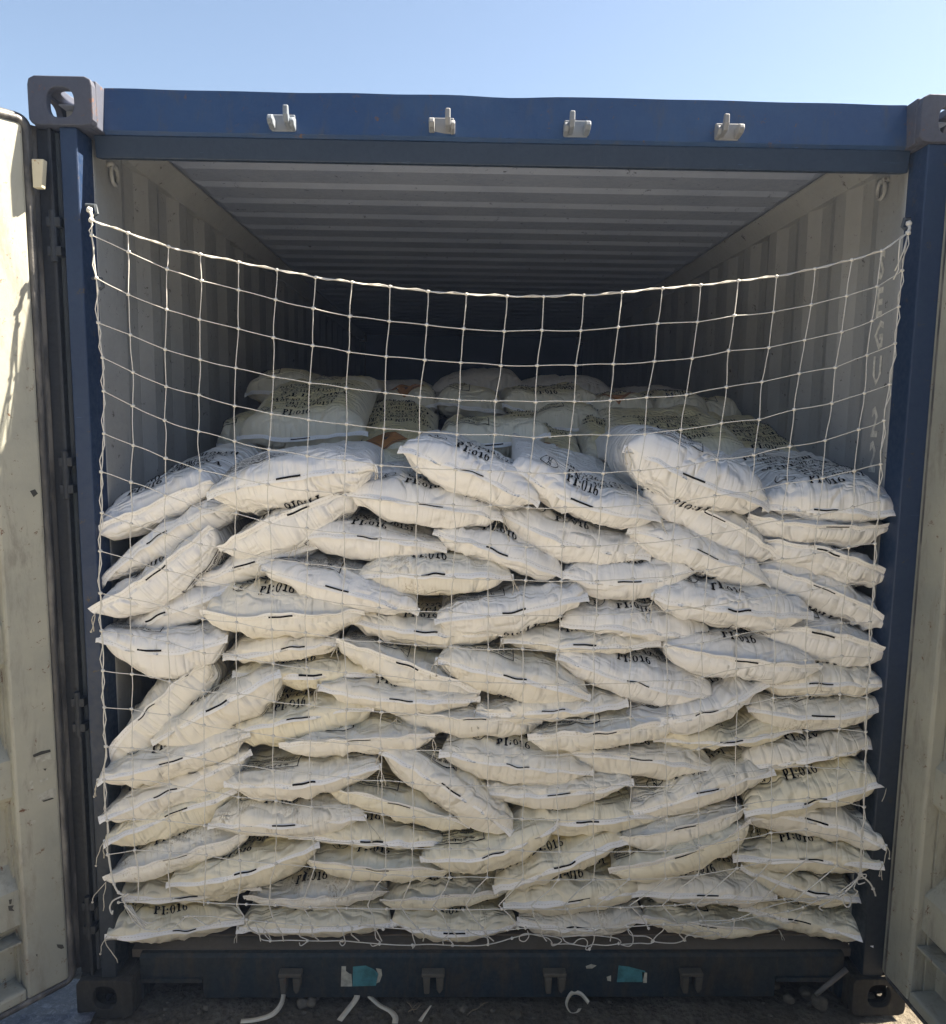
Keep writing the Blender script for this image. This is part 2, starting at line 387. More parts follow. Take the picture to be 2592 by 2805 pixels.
# roof: transverse corrugations pitch 209 mm
ys = [.10, .30]; zs = [2.556, 2.556]
y = .385
while y < LEN-.25:
    ys += [y-.045, y-.018, y+.118-.018, y+.118+.009]; zs += [2.554, 2.542, 2.542, 2.554]; y += .2085
ys.append(LEN-.05); zs.append(2.556)
xs = [-1.19, -1.06, -1.03, -.5, 0, .5, 1.03, 1.06, 1.19]
vs = []
for y, z in zip(ys, zs):
    for x in xs: vs.append((x, y, z if abs(x) < 1.04 else 2.556))
nx = len(xs); fs = [(i*nx+j, i*nx+j+1, (i+1)*nx+j+1, (i+1)*nx+j) for i in range(len(ys)-1) for j in range(nx-1)]
ro = mesh_obj('roof', vs, fs, M['roofin'], box); so_ = ro.modifiers.new('s', 'SOLIDIFY'); so_.thickness = .003; so_.offset = 1
# side walls: vertical corrugation
def sidewall(sx):
    pts = [(1.118, .12), (1.118, .30)]; y = .30
    while y < LEN-.4:
        pts += [(1.138, y+.068), (1.138, y+.068+.07), (1.118, y+.206), (1.118, y+.278)]; y += .278
    pts.append((1.118, LEN-.12)); zs = [.17, .9, 1.7, 2.50]
    vs = [(sx*p[0], p[1], z) for p in pts for z in zs]; m = len(zs)
    fs = [(i*m+j, (i+1)*m+j, (i+1)*m+j+1, i*m+j+1) for i in range(len(pts)-1) for j in range(m-1)]
    # upper inner fillet to the roof
    o = mesh_obj('side_wall', vs, fs, M['wall'], box); s = o.modifiers.new('s', 'SOLIDIFY'); s.thickness = .003; s.offset = 1 if sx > 0 else -1
    b = MB(); a, c = sorted((sx*1.125, sx*1.16)); b.prism([(sx*1.112, 2.49), (sx*1.185, 2.49), (sx*1.185, 2.552), (sx*1.06, 2.552), (sx*1.06, 2.546)][::int(sx)], 'y', .13, LEN-.1)
    b.build('roof_side_strip', M['wall'], box)
    b = MB(); ix = 1.108 if sx < 0 else 1.090; a, c = sorted((sx*ix, sx*1.151)); b.box(a, c, .101, .125, .17, 2.545); b.build('post_lining', M['wall'], box, bevel=.006)
sidewall(1); sidewall(-1)
b = MB(); b.box(-1.19, 1.19, LEN-.09, LEN-.06, .14, 2.575); b.build('end_wall', paint_mat('end_wall_paint', (.10, .17, .34), (.08, .14, .28), (.05, .04, .03), .6, .7), box)  # navy of this paint stands in for lens glare at the far end
b = MB(); b.box(-1.118, 1.118, .136, LEN-.095, .135, .166); b.build('floor', M['floor'], box)
# sill with fork-pocket cut-outs
b = MB()
for (xa, xb, z0) in ((-1.057, -1.05, .012), (-1.05, -.872, .080), (-.872, .85, .016), (.85, 1.045, .080), (1.045, 1.057, .012)):
    b.prism([(.060, z0), (.060, .146), (.068, .154), (.083, .154), (.083, z0)], 'x', xa, xb)
b.build('sill', M['sill'], box)
b = MB(); b.prism([(.084, .130), (.084, .1552), (.125, .160), (.135, .162), (.135, .130)], 'x', -1.089, 1.089); b.build('sill_plate', M['floor'] if False else paint_mat('threshold_plate', (.095, .08, .06), (.13, .11, .085), (.06, .04, .025), .75, .64, (.13, .115, .09), .55), box)
for (xa, xb) in ((-1.05, -.872), (.85, 1.045)):
    b = MB(); b.box(xa, xb, .050, .0595, .072, .084); b.box(xa+.001, xa+.009, .084, .5, .012, .079); b.box(xb-.009, xb-.001, .084, .5, .012, .079); b.build('fork_pocket', M['sill'], box)
b = MB()
for y in (.6, 1.2, 1.8, 2.4, 3.0, 3.6, 4.2, 4.8, 5.4): b.box(-1.158, 1.158, y, y+.05, .03, .134)
b.build('floor_beams', M['blue_low'], box)

# header lock keepers
def keeper_top(x, flip):
    s = -1 if flip else 1; b = MB()
    def px(v): return x+s*v*.74
    def B(xa, xb, y0, y1, z0, z1):
        a, c = sorted((px(xa), px(xb))); b.box(a, c, y0, y1, z0, z1)
    B(-.042, .042, .058, .070, 2.487, 2.530)
    # tall hook
    a, c = sorted((px(.012), px(.030)))
    b.prism([(0.060, 2.493), (0.021, 2.499), (0.012, 2.515), (0.013, 2.538), (0.024, 2.540), (0.030, 2.521), (0.060, 2.515)][::-1], 'x', a, c)
    a, c = sorted((px(.030), px(.046)))
    b.prism([(0.060, 2.487), (0.034, 2.493), (0.025, 2.505), (0.032, 2.515), (0.060, 2.520)][::-1], 'x', a, c)
    # small rounded prong
    a, c = sorted((px(-.046), px(-.026)))
    b.prism([(0.060, 2.490), (0.028, 2.496), (0.019, 2.505), (0.022, 2.516), (0.032, 2.520), (0.060, 2.515)][::-1], 'x', a, c)
    b.build('lock_keeper', M['keeper'], box, bevel=.003)
for x, fl in ((-.592, 0), (-.177, 0), (.175, 1), (.575, 1)): keeper_top(x, fl)
def keeper_low(x, hole):
    b = MB(); z1 = .114
    b.box(x-0.034, x+0.034, -.0+.030, .059, z1-.012, z1)
    b.prism([(x-0.030, z1-.012), (x-0.026, z1-.062), (x-0.011, z1-.062), (x-0.009, z1-.012)], 'y', .026, .059)
    b.prism([(x+0.009, z1-.012), (x+0.011, z1-.050), (x+0.019, z1-.062), (x+0.030, z1-.048), (x+0.032, z1-.012)], 'y', .026, .059)
    b.build('lock_keeper', M['keeper_low'], box, bevel=.003)
for x in (-.608, -.185, .177, .587): keeper_low(x, 0)
# peeled stickers on the sill
def sticker(poly, mat, name, y=.0588):
    b = MB(); pts = [unY(px, py, y) for px, py in poly]; 
    b.add([(p[0], y, p[2]) for p in pts]+[(p[0], y-.0008, p[2]) for p in pts], [tuple(range(len(pts), 2*len(pts)))] + [(i, (i+1) % len(pts), len(pts)+(i+1) % len(pts), len(pts)+i) for i in range(len(pts))])
    return b.build(name, mat, box)
sticker([(936,2647),(948,2647),(948,2660),(957,2667),(963,2668),(965,2702),(934,2702)], M['stickerwhite'], 'sticker_backing')
sticker([(967,2648),(1002,2645),(1024,2655),(1038,2668),(1030,2700),(966,2702)], M['teal'], 'sticker')
sticker([(1030,2652),(1045,2655),(1047,2672),(1040,2690),(1031,2694),(1036,2668)], M['stickerwhite'], 'sticker_backing')
sticker([(1695,2645),(1722,2648),(1768,2660),(1760,2690),(1690,2690)], M['teal'], 'sticker')
sticker([(1758,2662),(1773,2665),(1772,2692),(1762,2692)], M['stickerwhite'], 'sticker_backing')
sticker([(1605,2647),(1620,2641),(1634,2645),(1622,2653),(1607,2653)], M['stickerwhite'], 'sticker_backing')
sticker([(1662,2676),(1674,2672),(1674,2688),(1664,2686)], M['stickerwhite'], 'sticker_backing')

# lashing rings and net hooks
def ring(c, r, rr, ax='x'):
    b = MB(); pts = []
    for k in range(19):
        a = math.pi*2*k/18
        pts.append((c[0], c[1]+r*math.cos(a)*.8, c[2]+r*math.sin(a)) if ax == 'x' else (c[0]+r*math.cos(a), c[1], c[2]+r*math.sin(a)))
    b.tube(pts, rr, 7, False); return b
for s, (px, py) in ((-1, (310, 480)), (1, (2418, 520))):
    p = unX(px, py, s*1.108); b = ring((s*1.104, p[1], p[2]), .026, .006); b.box(min(s*1.10, s*1.12), max(s*1.10, s*1.12), p[1]-.02, p[1]+.02, p[2]+.018, p[2]+.032); b.build('lashing_ring', M['wall'], box, smooth=True)
for s, (px, py) in ((-1, (245, 575)), (1, (2492, 612)), (-1, (262, 775))):
    p = unX(px, py, s*1.088); b = MB(); b.tube([(s*1.096, p[1], p[2]+.012), (s*1.070, p[1]-.006, p[2]+.010), (s*1.066, p[1]-.006, p[2]-.010), (s*1.076, p[1]-.004, p[2]-.016)], .005, 6); b.build('lashing_hook', M['hinge'], box)

# ------------------------------------------------------------------ lettering (bold serif built from strokes)
def G_rect(x0, y0, x1, y1):
    n = 4 if (y1-y0) > .3 else 1; V = []
    for k in range(n+1): V += [(x0, y0+(y1-y0)*k/n), (x1, y0+(y1-y0)*k/n)]
    return (V, [(2*k, 2*k+1, 2*k+3, 2*k+2) for k in range(n)])
def G_quad(*p):
    n = 4; V = []
    for k in range(n+1):
        t = k/n; V += [(p[0][0]*(1-t)+p[3][0]*t, p[0][1]*(1-t)+p[3][1]*t), (p[1][0]*(1-t)+p[2][0]*t, p[1][1]*(1-t)+p[2][1]*t)]
    return (V, [(2*k, 2*k+1, 2*k+3, 2*k+2) for k in range(n)])
def G_arc(cx, cy, rx, ry, a0, a1, V=.2, h=.10, n=10):
    vs = []; 
    for k in range(n+1):
        a = R(a0+(a1-a0)*k/n); vs += [(cx+rx*math.cos(a), cy+ry*math.sin(a)), (cx+(rx-V)*math.cos(a), cy+(ry-h)*math.sin(a))]
    return (vs, [(2*k, 2*k+1, 2*k+3, 2*k+2) for k in range(n)])
V_, h_ = .23, .11
def stem(x): return [G_rect(x-V_/2, 0, x+V_/2, 1), G_rect(x-V_/2-.09, 0, x+V_/2+.09, h_), G_rect(x-V_/2-.09, 1-h_, x+V_/2+.09, 1)]
GL = {
 'I': (.44, stem(.22)), '1': (.5, [G_rect(.17, 0, .36, 1), G_rect(.06, 0, .47, h_), G_quad((.04,.78),(.17,.82),(.20,1),(.04,.9))]),
 'P': (.72, stem(.2)+[G_arc(.34,.74,.34,.26,-90,90), G_rect(.2,.48,.34,.57), G_rect(.2,.91,.34,1)]),
 'R': (.8, stem(.2)+[G_arc(.34,.74,.32,.26,-90,90), G_rect(.2,.48,.34,.57), G_rect(.2,.91,.34,1), G_quad((.36,.5),(.54,.5),(.82,0),(.6,0))]),
 'O': (.86, [G_arc(.43,.5,.40,.5,0,360,.2,.08,16)]), '0': (.66, [G_arc(.33,.5,.30,.5,0,360,.17,.08,16)]),
 'C': (.82, [G_arc(.44,.5,.40,.5,40,320,.2,.08,14), G_rect(.68,.66,.77,1)]), 'G': (.86, [G_arc(.44,.5,.40,.5,40,320,.2,.08,14), G_rect(.68,.66,.77,1), G_rect(.58,.0,.77,.44)]),
 'T': (.74, [G_rect(.275,0,.465,1), G_rect(.16,0,.58,h_), G_rect(.03,1-h_,.71,1), G_rect(.03,.74,.11,1), G_rect(.63,.74,.71,1)]),
 'A': (.84, [G_quad((.10,0),(.19,0),(.47,1),(.38,1)), G_quad((.55,0),(.75,0),(.49,1),(.36,1)), G_rect(.2,.3,.6,.38), G_rect(.0,0,.28,h_), G_rect(.48,0,.84,h_)]),
 'S': (.66, [G_arc(.33,.74,.27,.26,60,270,.17,.09), G_arc(.33,.27,.27,.27,-120,90,.17,.09), G_rect(.50,.7,.57,1), G_rect(.06,0,.13,.3)]),
 'U': (.84, [G_rect(.13,.3,.32,1), G_rect(.62,.3,.70,1), G_arc(.415,.32,.285,.32,180,360,.19,.1), G_rect(.02,.91,.42,1), G_rect(.52,.91,.82,1)]),
 'M': (1.0, [G_rect(.1,0,.18,1), G_rect(.74,0,.93,1), G_quad((.12,1),(.33,1),(.54,.1),(.44,.1)), G_quad((.46,.1),(.54,.1),(.84,1),(.74,1)), G_rect(.02,0,.28,h_), G_rect(.65,0,1,h_), G_rect(.02,.91,.3,1), G_rect(.74,.91,1,1)]),
 'H': (.86, stem(.2)+stem(.66)+[G_rect(.2,.45,.66,.54)]), 'L': (.7, stem(.2)+[G_rect(.2,0,.66,h_), G_rect(.58,0,.66,.3)]),
 'E': (.74, stem(.2)+[G_rect(.2,0,.68,h_), G_rect(.60,0,.68,.3), G_rect(.2,.91,.66,1), G_rect(.58,.72,.66,1), G_rect(.2,.46,.5,.54)]),
 'F': (.7, stem(.2)+[G_rect(.2,.91,.66,1), G_rect(.58,.72,.66,1), G_rect(.2,.46,.5,.54)]),
 'N': (.86, [G_rect(.13,0,.21,1), G_rect(.66,0,.74,1), G_quad((.1,1),(.32,1),(.76,0),(.56,0)), G_rect(.03,0,.32,h_), G_rect(.55,.91,.85,1)]),
 'D': (.82, stem(.2)+[G_arc(.34,.5,.42,.5,-90,90), G_rect(.2,0,.34,h_), G_rect(.2,.91,.34,1)]),
 'W': (1.05, [G_quad((.04,1),(.24,1),(.42,0),(.32,0)), G_quad((.34,0),(.42,0),(.58,1),(.50,1)), G_quad((.42,1),(.62,1),(.78,0),(.68,0)), G_quad((.70,0),(.78,0),(.98,1),(.90,1))]),
 'K': (.84, stem(.2)+[G_quad((.28,.42),(.38,.42),(.72,1),(.6,1)), G_quad((.36,.56),(.50,.66),(.84,0),(.62,0))]),
 'Y': (.8, [G_rect(.31,0,.5,.5), G_rect(.2,0,.61,h_), G_quad((.02,1),(.24,1),(.5,.45),(.31,.45)), G_quad((.40,.45),(.5,.45),(.78,1),(.68,1))]),
 '2': (.64, [G_arc(.32,.72,.27,.28,-30,180,.17,.09), G_quad((.05,0),(.22,.0),(.58,.62),(.42,.58)), G_rect(.05,0,.6,.17)]),
 '3': (.64, [G_arc(.30,.75,.26,.25,-90,150,.17,.08), G_arc(.30,.27,.29,.27,-150,90,.18,.08)]),
 '4': (.66, [G_rect(.36,0,.54,1), G_rect(.02,.22,.64,.32), G_quad((.02,.3),(.1,.3),(.42,1),(.36,1)), G_rect(.24,0,.64,.08)]),
 '5': (.64, [G_rect(.1,.84,.54,1), G_rect(.1,.5,.17,1), G_arc(.28,.31,.31,.31,-150,120,.18,.09)]),
 '6': (.64, [G_arc(.32,.30,.29,.30,0,360,.17,.08,14), G_arc(.50,.42,.47,.58,95,180,.19,.09)]),
 '8': (.64, [G_arc(.32,.76,.24,.24,0,360,.15,.08,12), G_arc(.32,.28,.28,.28,0,360,.17,.08,12)]),
 '9': (.64, [G_arc(.32,.70,.29,.30,0,360,.17,.08,14), G_arc(.14,.58,.47,.58,-85,0,.19,.09)]),
 ':': (.3, [G_rect(.07,.06,.23,.24), G_rect(.07,.48,.23,.66)]), '.': (.3, [G_rect(.07,0,.23,.17)]), '/': (.5, [G_quad((.03,-.05),(.12,-.05),(.46,1.05),(.37,1.05))]), ' ': (.36, [])}
def text2d(s, x, y, h, wf=1.0, center=True, gap=.10):
    wid = sum(GL[c][0]+gap for c in s)*h*wf; cx = x-wid/2 if center else x; V = []; F = []
    for c in s:
        w, prims = GL[c]
        for vs, fs in prims:
            b = len(V); V += [(cx+p[0]*h*wf, y+p[1]*h) for p in vs]; F += [tuple(b+i for i in f) for f in fs]
        cx += (w+gap)*h*wf
    return V, F
def merge(parts):
    V = []; F = []
    for v, f in parts:
        b = len(V); V += list(v); F += [tuple(b+i for i in q) for q in f]
    return np.array(V, float), F
# main print of the sack: coordinates (x across, s from the sewn end), metres
LH = .0235
def un_mark(cx, cy, r):
    ring_ = G_arc(cx, cy, r*1.05, r, 0, 360, r*.10, r*.10, 24)
    return [ring_, text2d('U', cx, cy+r*.04, r*.66, 1.0), text2d('N', cx, cy-r*.72, r*.66, 1.0)]
DS = .078
MAIN_NEAR = merge([text2d('PI:016', -.015, .120-DS, .029, .92), text2d('CN/C490151', .025, .163-DS, .027, .88), text2d('5H3/Y26/S/23', .02, .203-DS, LH, .92)] + un_mark(-.125, .155-DS, .026))
MAIN_REST = merge([text2d('LOT NO.:2023SF088', 0, .240-DS, LH, .80), text2d('MADE IN CHINA', 0, .279-DS, .027, 1.05),
    text2d('UN NO.1485 CLASS:5.1', 0, .322-DS, .021, .80), text2d('NET WEIGHT:25.0KGS', 0, .356-DS, .021, .80), text2d('GROSS WEIGHT:25.2KGS', 0, .390-DS, .021, .80), text2d('POTASSIUM CHLORATE', 0, .428-DS, .026, .82)])

def font_mesh(lines, size, leading):
    """small sans print from Blender's built-in font, as flat polygons"""
    cu = bpy.data.curves.new('tmp', 'FONT'); cu.body = '\n'.join(lines); cu.size = size; cu.space_line = leading; cu.resolution_u = 1; cu.fill_mode = 'FRONT'; cu.offset = size*.03
    o = bpy.data.objects.new('tmp', cu); col.objects.link(o)
    me = bpy.data.meshes.new_from_object(o.evaluated_get(bpy.context.evaluated_depsgraph_get()))
    V = np.array([v.co[:2] for v in me.vertices]); F = [tuple(p.vertices) for p in me.polygons]
    bpy.data.objects.remove(o); bpy.data.curves.remove(cu); bpy.data.meshes.remove(me)
    return V, F
lines = ['Dispose of contents/container in accordance', 'with local, regional, national, international', 'regulations. Please refer to Safety Data Sheet', '(SDS)', 'Chemical accident emergency call: +86-']
bv, bf = font_mesh(lines, .0115, 1.0)
bv = bv - bv.min(0); BW, BH = bv.max(0)
def frame2d(x0, y0, x1, y1, t):
    n = 14; parts = []
    for a, b_, c, d in ((x0,y0,x1,y0+t),(x0,y1-t,x1,y1)):
        for k in range(n): parts.append(G_rect(a+(c-a)*k/n, b_, a+(c-a)*(k+1)/n, d))
    for a, b_, c, d in ((x0,y0,x0+t,y1),(x1-t,y0,x1,y1)):
        for k in range(5): parts.append(G_rect(a, b_+(d-b_)*k/5, c, b_+(d-b_)*(k+1)/5))
    return parts
# on the back face: block left of centre (seen on the right when the sack lies face down)
_bx, _by = -.205, .040
BLOCK = merge([((bv*np.array([.86, 1.0]) + np.array([_bx+.006, _by+.006])).tolist(), bf)] + frame2d(_bx, _by, _bx+BW*.86+.012, _by+BH+.012, .0026) + [G_rect(_bx+(BW*.86+.012)*k/14, _by+.0195, _bx+(BW*.86+.012)*(k+1)/14, _by+.0206) for k in range(14)])

# ------------------------------------------------------------------ sacks
ALL = []
def smooth(x): x = np.clip(x, 0, 1); return x*x*(3-2*x)
class Sack:
    def __init__(s, L, Mi, Rr, hu, hl, seed, length=.60, pitch=0.0, yaw=0.0):
        s.L, s.M, s.R = map(lambda q: np.array(q, float), (L, Mi, Rr)); s.hu, s.hl, s.seed, s.len = hu, hl, seed, length
        a = s.R-s.L; s.W = np.linalg.norm(a); s.e1 = a/s.W
        inn = np.array([0, math.cos(pitch), math.sin(pitch)]); inn = inn-s.e1*(inn@s.e1); s.e2 = inn/np.linalg.norm(inn)
        s.e3 = np.cross(s.e1, s.e2); s.e2 = s.e2+s.e1*math.tan(yaw)
        rr = random.Random(seed); s.shear = rr.choice([-1, 1])*rr.uniform(.5, 2.2); s.amp = rr.uniform(.0012, .0048); s.lam = rr.uniform(.024, .042)
        s.sk = rr.uniform(-.25, .25)
    def pos(s, u, d, side):
        """u -1..1 across, d metres from the seam, side +1 top / -1 bottom"""
        u = np.asarray(u, float); d = np.asarray(d, float)
        wf = 1-.06*smooth(d/.10)*np.ones_like(u)
        uu = u*wf
        P = s.M + np.outer(uu, (s.R-s.L)/2) + np.outer(uu*uu, (s.L+s.R)/2-s.M)
        au = np.abs(u)
        g = np.clip(1-au**3.5, 0, 1)**.52
        x = np.clip(d/.125, 0, 1); xb = np.clip((s.len-d)/.14, 0, 1)
        f = np.sqrt(np.clip(1-(1-x)**2.6, 0, 1))*np.sqrt(np.clip(1-(1-xb)**2.2, 0, 1))
        f = f*(1+.10*u*s.sk*4*x)
        h = (s.hu if side > 0 else s.hl)*f*g
        fl = -.012*(1-au**2)+.016*au**3          # seam bows a little towards us
        N3 = np.stack([u*s.W*.5, d, np.full_like(u, side*.3)], -1)
        # gathers running back from the sewn end
        ph = vnoise(N3*np.array([8, 6, 1]), s.seed+3)*4.2
        arg = (u*s.W*.5+s.shear*d*.55*(1 if side > 0 else -.6))/s.lam*2*math.pi + ph*2.2
        rid = (1-np.abs(np.sin(arg*.5)))**1.3-.4
        msk = smooth(d/.02)*(.25+.75*(vnoise(N3*np.array([9, 3, 1]), s.seed+9)*.5+.5))
        disp = s.amp*rid*np.exp(-d/.075)*msk*1.5
        q3 = N3*np.array([17, 9, 1])+vnoise(N3*11, s.seed+2)[:, None]*.8
        fold = (1-np.abs(vnoise(q3, s.seed+5))*2.2)
        disp = disp + .012*vnoise(N3*7, s.seed)*f + .0090*np.clip(fold, -.4, 1)*smooth(d/.03) + .0035*vnoise(N3*21, s.seed+7)*smooth(d/.03) + .0016*vnoise(N3*48, s.seed+6)*smooth(d/.02)
        # diagonal creases out of the corners
        cor = np.exp(-((1-au)*s.W*.5/.07)**2)
        disp = disp + cor*.004*np.sin((d*1.1+(1-au)*s.W*.5*1.5)/.02+s.seed)*np.exp(-d/.12)*smooth(d/.015)
        h = h + disp*np.minimum(1, g*3)
        seamz = .004*vnoise(np.stack([u*s.W*16, 0*d, 0*d], -1), s.seed+11)*np.exp(-d/.02)
        P = P + np.outer(d+fl*np.exp(-d/.15), s.e2) + np.outer(side*h+seamz, s.e3)
        return P
    def nrm(s, u, d, side):
        e = .004; a = s.pos(u+e, d, side)-s.pos(u-e, d, side); b = s.pos(u, d+e, side)-s.pos(u, d, side)
        n = np.cross(a, b)*side; return n/(np.linalg.norm(n, axis=1)[:, None]+1e-9)
    def decal(s, V, F, mat, name, parent, side, mirror, reverse, off=.0030):
        x = V[:, 0].copy(); d = V[:, 1].copy()
        if reverse: d = s.len-d; x = -x
        if mirror: x = -x
        u = x/(s.W*.5); keep = (np.abs(u) < .93)
        u = np.clip(u, -.93, .93); d = np.clip(d, .004, s.len-.004)
        P = s.pos(u, d, side)+s.nrm(u, d, side)*off
        F = [f for f in F if all(keep[i] for i in f)]
        if not F: return None
        return mesh_obj(name, P, F, mat, parent)
    def build(s, mat, face, reverse=False, detail=1, mark=True, tape_dir=0.0, block=True, near_only=False, thread=0, name='sack', marku=0.0, diamond=False, ts=0.0):
        NU, NV = (72, 40) if detail else (30, 18)
        t = np.linspace(-1, 1, NU+1); u = np.sign(t)*(1-(1-np.abs(t))**1.35)
        q = np.linspace(0, 1, NV+1); d = s.len*(q**1.9*.62+q*.38)
        d = np.where(q > .999, s.len, d)
        U, D = np.meshgrid(u, d, indexing='ij')
        base = s.M*0+s.pos(np.array([0.]), np.array([.25]), -1)[0]
        vs = np.concatenate([s.pos(U.ravel(), D.ravel(), 1), s.pos(U.ravel(), D.ravel(), -1)]); n = NV+1; o = (NU+1)*n
        # weld rims
        fs = []
        def top(i, j): return i*n+j
        def bot(i, j): return top(i, j) if (i in (0, NU) or j in (0, NV)) else o+i*n+j
        uvf = []
        for i in range(NU):
            for j in range(NV):
                fs.append((top(i, j), top(i+1, j), top(i+1, j+1), top(i, j+1)))
                fs.append((bot(i, j), bot(i, j+1), bot(i+1, j+1), bot(i+1, j)))
                uvf += [top(i, j), top(i+1, j), top(i+1, j+1), top(i, j+1), o+top(i, j), o+top(i, j+1), o+top(i+1, j+1), o+top(i+1, j)]
        uv = np.stack([U.ravel()*s.W*.5+s.seed*1.37, D.ravel()], -1); uv = np.concatenate([uv, uv+np.array([.73, 3.1])])
        fill = smooth((1-np.abs(U))/.35)*smooth((D-.015)/.09)*smooth((s.len-D)/.1); fill = np.concatenate([fill.ravel()]*2)
        root = empty(name, base)
        inv = -base
        def fix(ob):
            if ob is None: return
            me = ob.data; co = np.empty(len(me.vertices)*3, dtype=np.float32); me.vertices.foreach_get('co', co)
            me.vertices.foreach_set('co', (co.reshape(-1, 3)+inv).astype(np.float32).ravel()); me.update(); return ob
        # drop unused welded verts is harmless: validate keeps them; move them onto the rim
        fix(mesh_obj('bag_body', vs, fs, mat, root, True, uv, fill, uvf))
        # sewn tape along the mouth
        rr = random.Random(s.seed*7+1); nt = 48
        ut = np.linspace(-1.03, 1.03, nt); base_p = s.pos(np.clip(ut, -1, 1), np.full(nt, .001), 1)
        base_p = base_p + np.outer((ut-np.clip(ut, -1, 1))*s.W*.5, s.e1)
        ang = tape_dir + .40*vnoise(np.stack([ut*2.2, ut*0, ut*0], -1), s.seed+21) + .25*vnoise(np.stack([ut*7, ut*0, ut*0], -1), s.seed+22)
        wd = (1+.15*np.abs(ut)**8)*(.017+.005*vnoise(np.stack([ut*1.5, ut*0, ut*0], -1), s.seed+23))
        dirv = np.outer(-np.cos(ang), s.e2)+np.outer(np.sin(ang), s.e3)
        rows = [base_p-np.outer(np.ones(nt), s.e2)*-.004, base_p+dirv*(wd*.5)[:, None], base_p+dirv*wd[:, None]]
        th = np.outer(np.ones(nt), s.e3)*.0007
        V = np.concatenate([rows[0]+th, rows[1]+th, rows[2]+th*.6, rows[2]-th*.6, rows[1]-th, rows[0]-th]); F = []
        for r_ in range(5):
            for k in range(nt-1): F.append((r_*nt+k, r_*nt+k+1, (r_+1)*nt+k+1, (r_+1)*nt+k))
        uvt = np.concatenate([np.stack([ut*s.W*.5+s.seed, np.full(nt, v)], -1) for v in (0, .5, 1, 1, .5, 0)])
        tp = fix(mesh_obj('seam_tape', V, F, M['tape'], root, True, uvt))
        if mark:
            nm = 9; um = np.linspace(marku-.033/(s.W*.5), marku+.033/(s.W*.5), nm)
            bp = s.pos(um, np.full(nm, .001), 1); a2 = np.interp(um, ut, ang); w2 = np.interp(um, ut, wd)
            dv = np.outer(-np.cos(a2), s.e2)+np.outer(np.sin(a2), s.e3)
            sgn = 1 if tape_dir <= .35 else -1
            nv = np.outer(np.sin(a2), s.e2)+np.outer(np.cos(a2), s.e3)
            tilt = np.linspace(-.08, .08, nm)*rr.choice([-1, 1, .3])
            lo = bp+dv*(w2*(.30+tilt))[:, None]; hi = bp+dv*(w2*(.56+tilt))[:, None]
            off = -nv*.0014 if tape_dir > .35 else nv*.0018
            # wrap the outer rim so that the mark reads from the front
            lip = hi - nv*.0016 if tape_dir <= .35 else hi+nv*.0016
            fr = dv*.0012
            V = np.concatenate([lo+off, hi+off]); F = [(k, k+1, nm+k+1, nm+k) for k in range(nm-1)]
            fix(mesh_obj('ink_mark', V, F, M['ink'], root))
        main = MAIN_NEAR if near_only else merge([(MAIN_NEAR[0], MAIN_NEAR[1]), (MAIN_REST[0], MAIN_REST[1])])
        side = 1 if face == 'n' else -1
        if ts: main = (main[0]-np.array([0, ts]), main[1])
        if not (near_only and face == 'f' and reverse):
            fix(s.decal(main[0], main[1], M['ink'], 'printed_text', root, side, side < 0, reverse))
        if block: fix(s.decal(BLOCK[0], BLOCK[1], M['ink'], 'safety_text', root, -side, -side < 0, reverse))
        if diamond:
            n_ = 8; V = []; F = []; c = np.array([.02, .535]); r_ = .068
            for a in range(n_+1):
                for b_ in range(n_+1):
                    p, q_ = a/n_-.5, b_/n_-.5; V.append(c+np.array([(p+q_)*r_*1.25, (p-q_)*r_]))
            F = [(a*(n_+1)+b_, (a+1)*(n_+1)+b_, (a+1)*(n_+1)+b_+1, a*(n_+1)+b_+1) for a in range(n_) for b_ in range(n_)]
            fix(s.decal(np.array(V), F, M['orange'], 'hazard_diamond', root, side, side < 0, reverse))
            fl = [G_arc(c[0], c[1]-.012, .014, .012, 0, 360, .003, .003, 14), G_quad((c[0]-.012, c[1]+.002), (c[0]+.012, c[1]+.002), (c[0]+.004, c[1]+.012), (c[0]-.002, c[1]+.024)), G_rect(c[0]-.018, c[1]-.030, c[0]+.018, c[1]-.027)]
            for (ax_, ay_, bx_, by_) in ((-1, 0, 0, 1), (0, 1, 1, 0), (1, 0, 0, -1), (0, -1, -1, 0)):
                for k in range(6):
                    def pt(t_, r2): return (c[0]+(ax_+(bx_-ax_)*t_)*r2*.625*1.0, c[1]+(ay_+(by_-ay_)*t_)*r2*.5)
                    fl.append(G_quad(pt(k/6, r_*1.86), pt((k+1)/6, r_*1.86), pt((k+1)/6, r_*1.78), pt(k/6, r_*1.78)))
            V, F = merge(fl)
            fix(s.decal(V, F, M['inkfaint'], 'hazard_symbol', root, side, side < 0, reverse, .0042))
        for tside in ((-1,) if thread == 1 else (1,) if thread == 2 else (-1, 1) if thread == 3 else ()):
            p = s.pos(np.array([float(tside)]), np.array([0.]), 1)[0] - s.e2*.004; b = MB()
            for k in range(2):
                pts = [p.copy()]; v = np.array([tside*.004, -.003, -.006]); ln = rr.randint(4, 8)
                for j in range(ln): v = v*.7+np.array([rr.uniform(-.004, .004), rr.uniform(-.001, .001), -.0035]); pts.append(pts[-1]+v)
                b.tube(pts, .0012, 5)
            b.blob(pts[-1], .0035)
            fix(b.build('loose_thread', M['thread'], root, True))
        s.root = root
        return root

ZO = {'A': (250, 980), 'B': (950, 980), 'C': (1600, 980), 'D': (250, 1500), 'E': (950, 1500), 'F': (1600, 1500), 'G': (250, 1980), 'H': (950, 1980), 'I': (1600, 1980)}
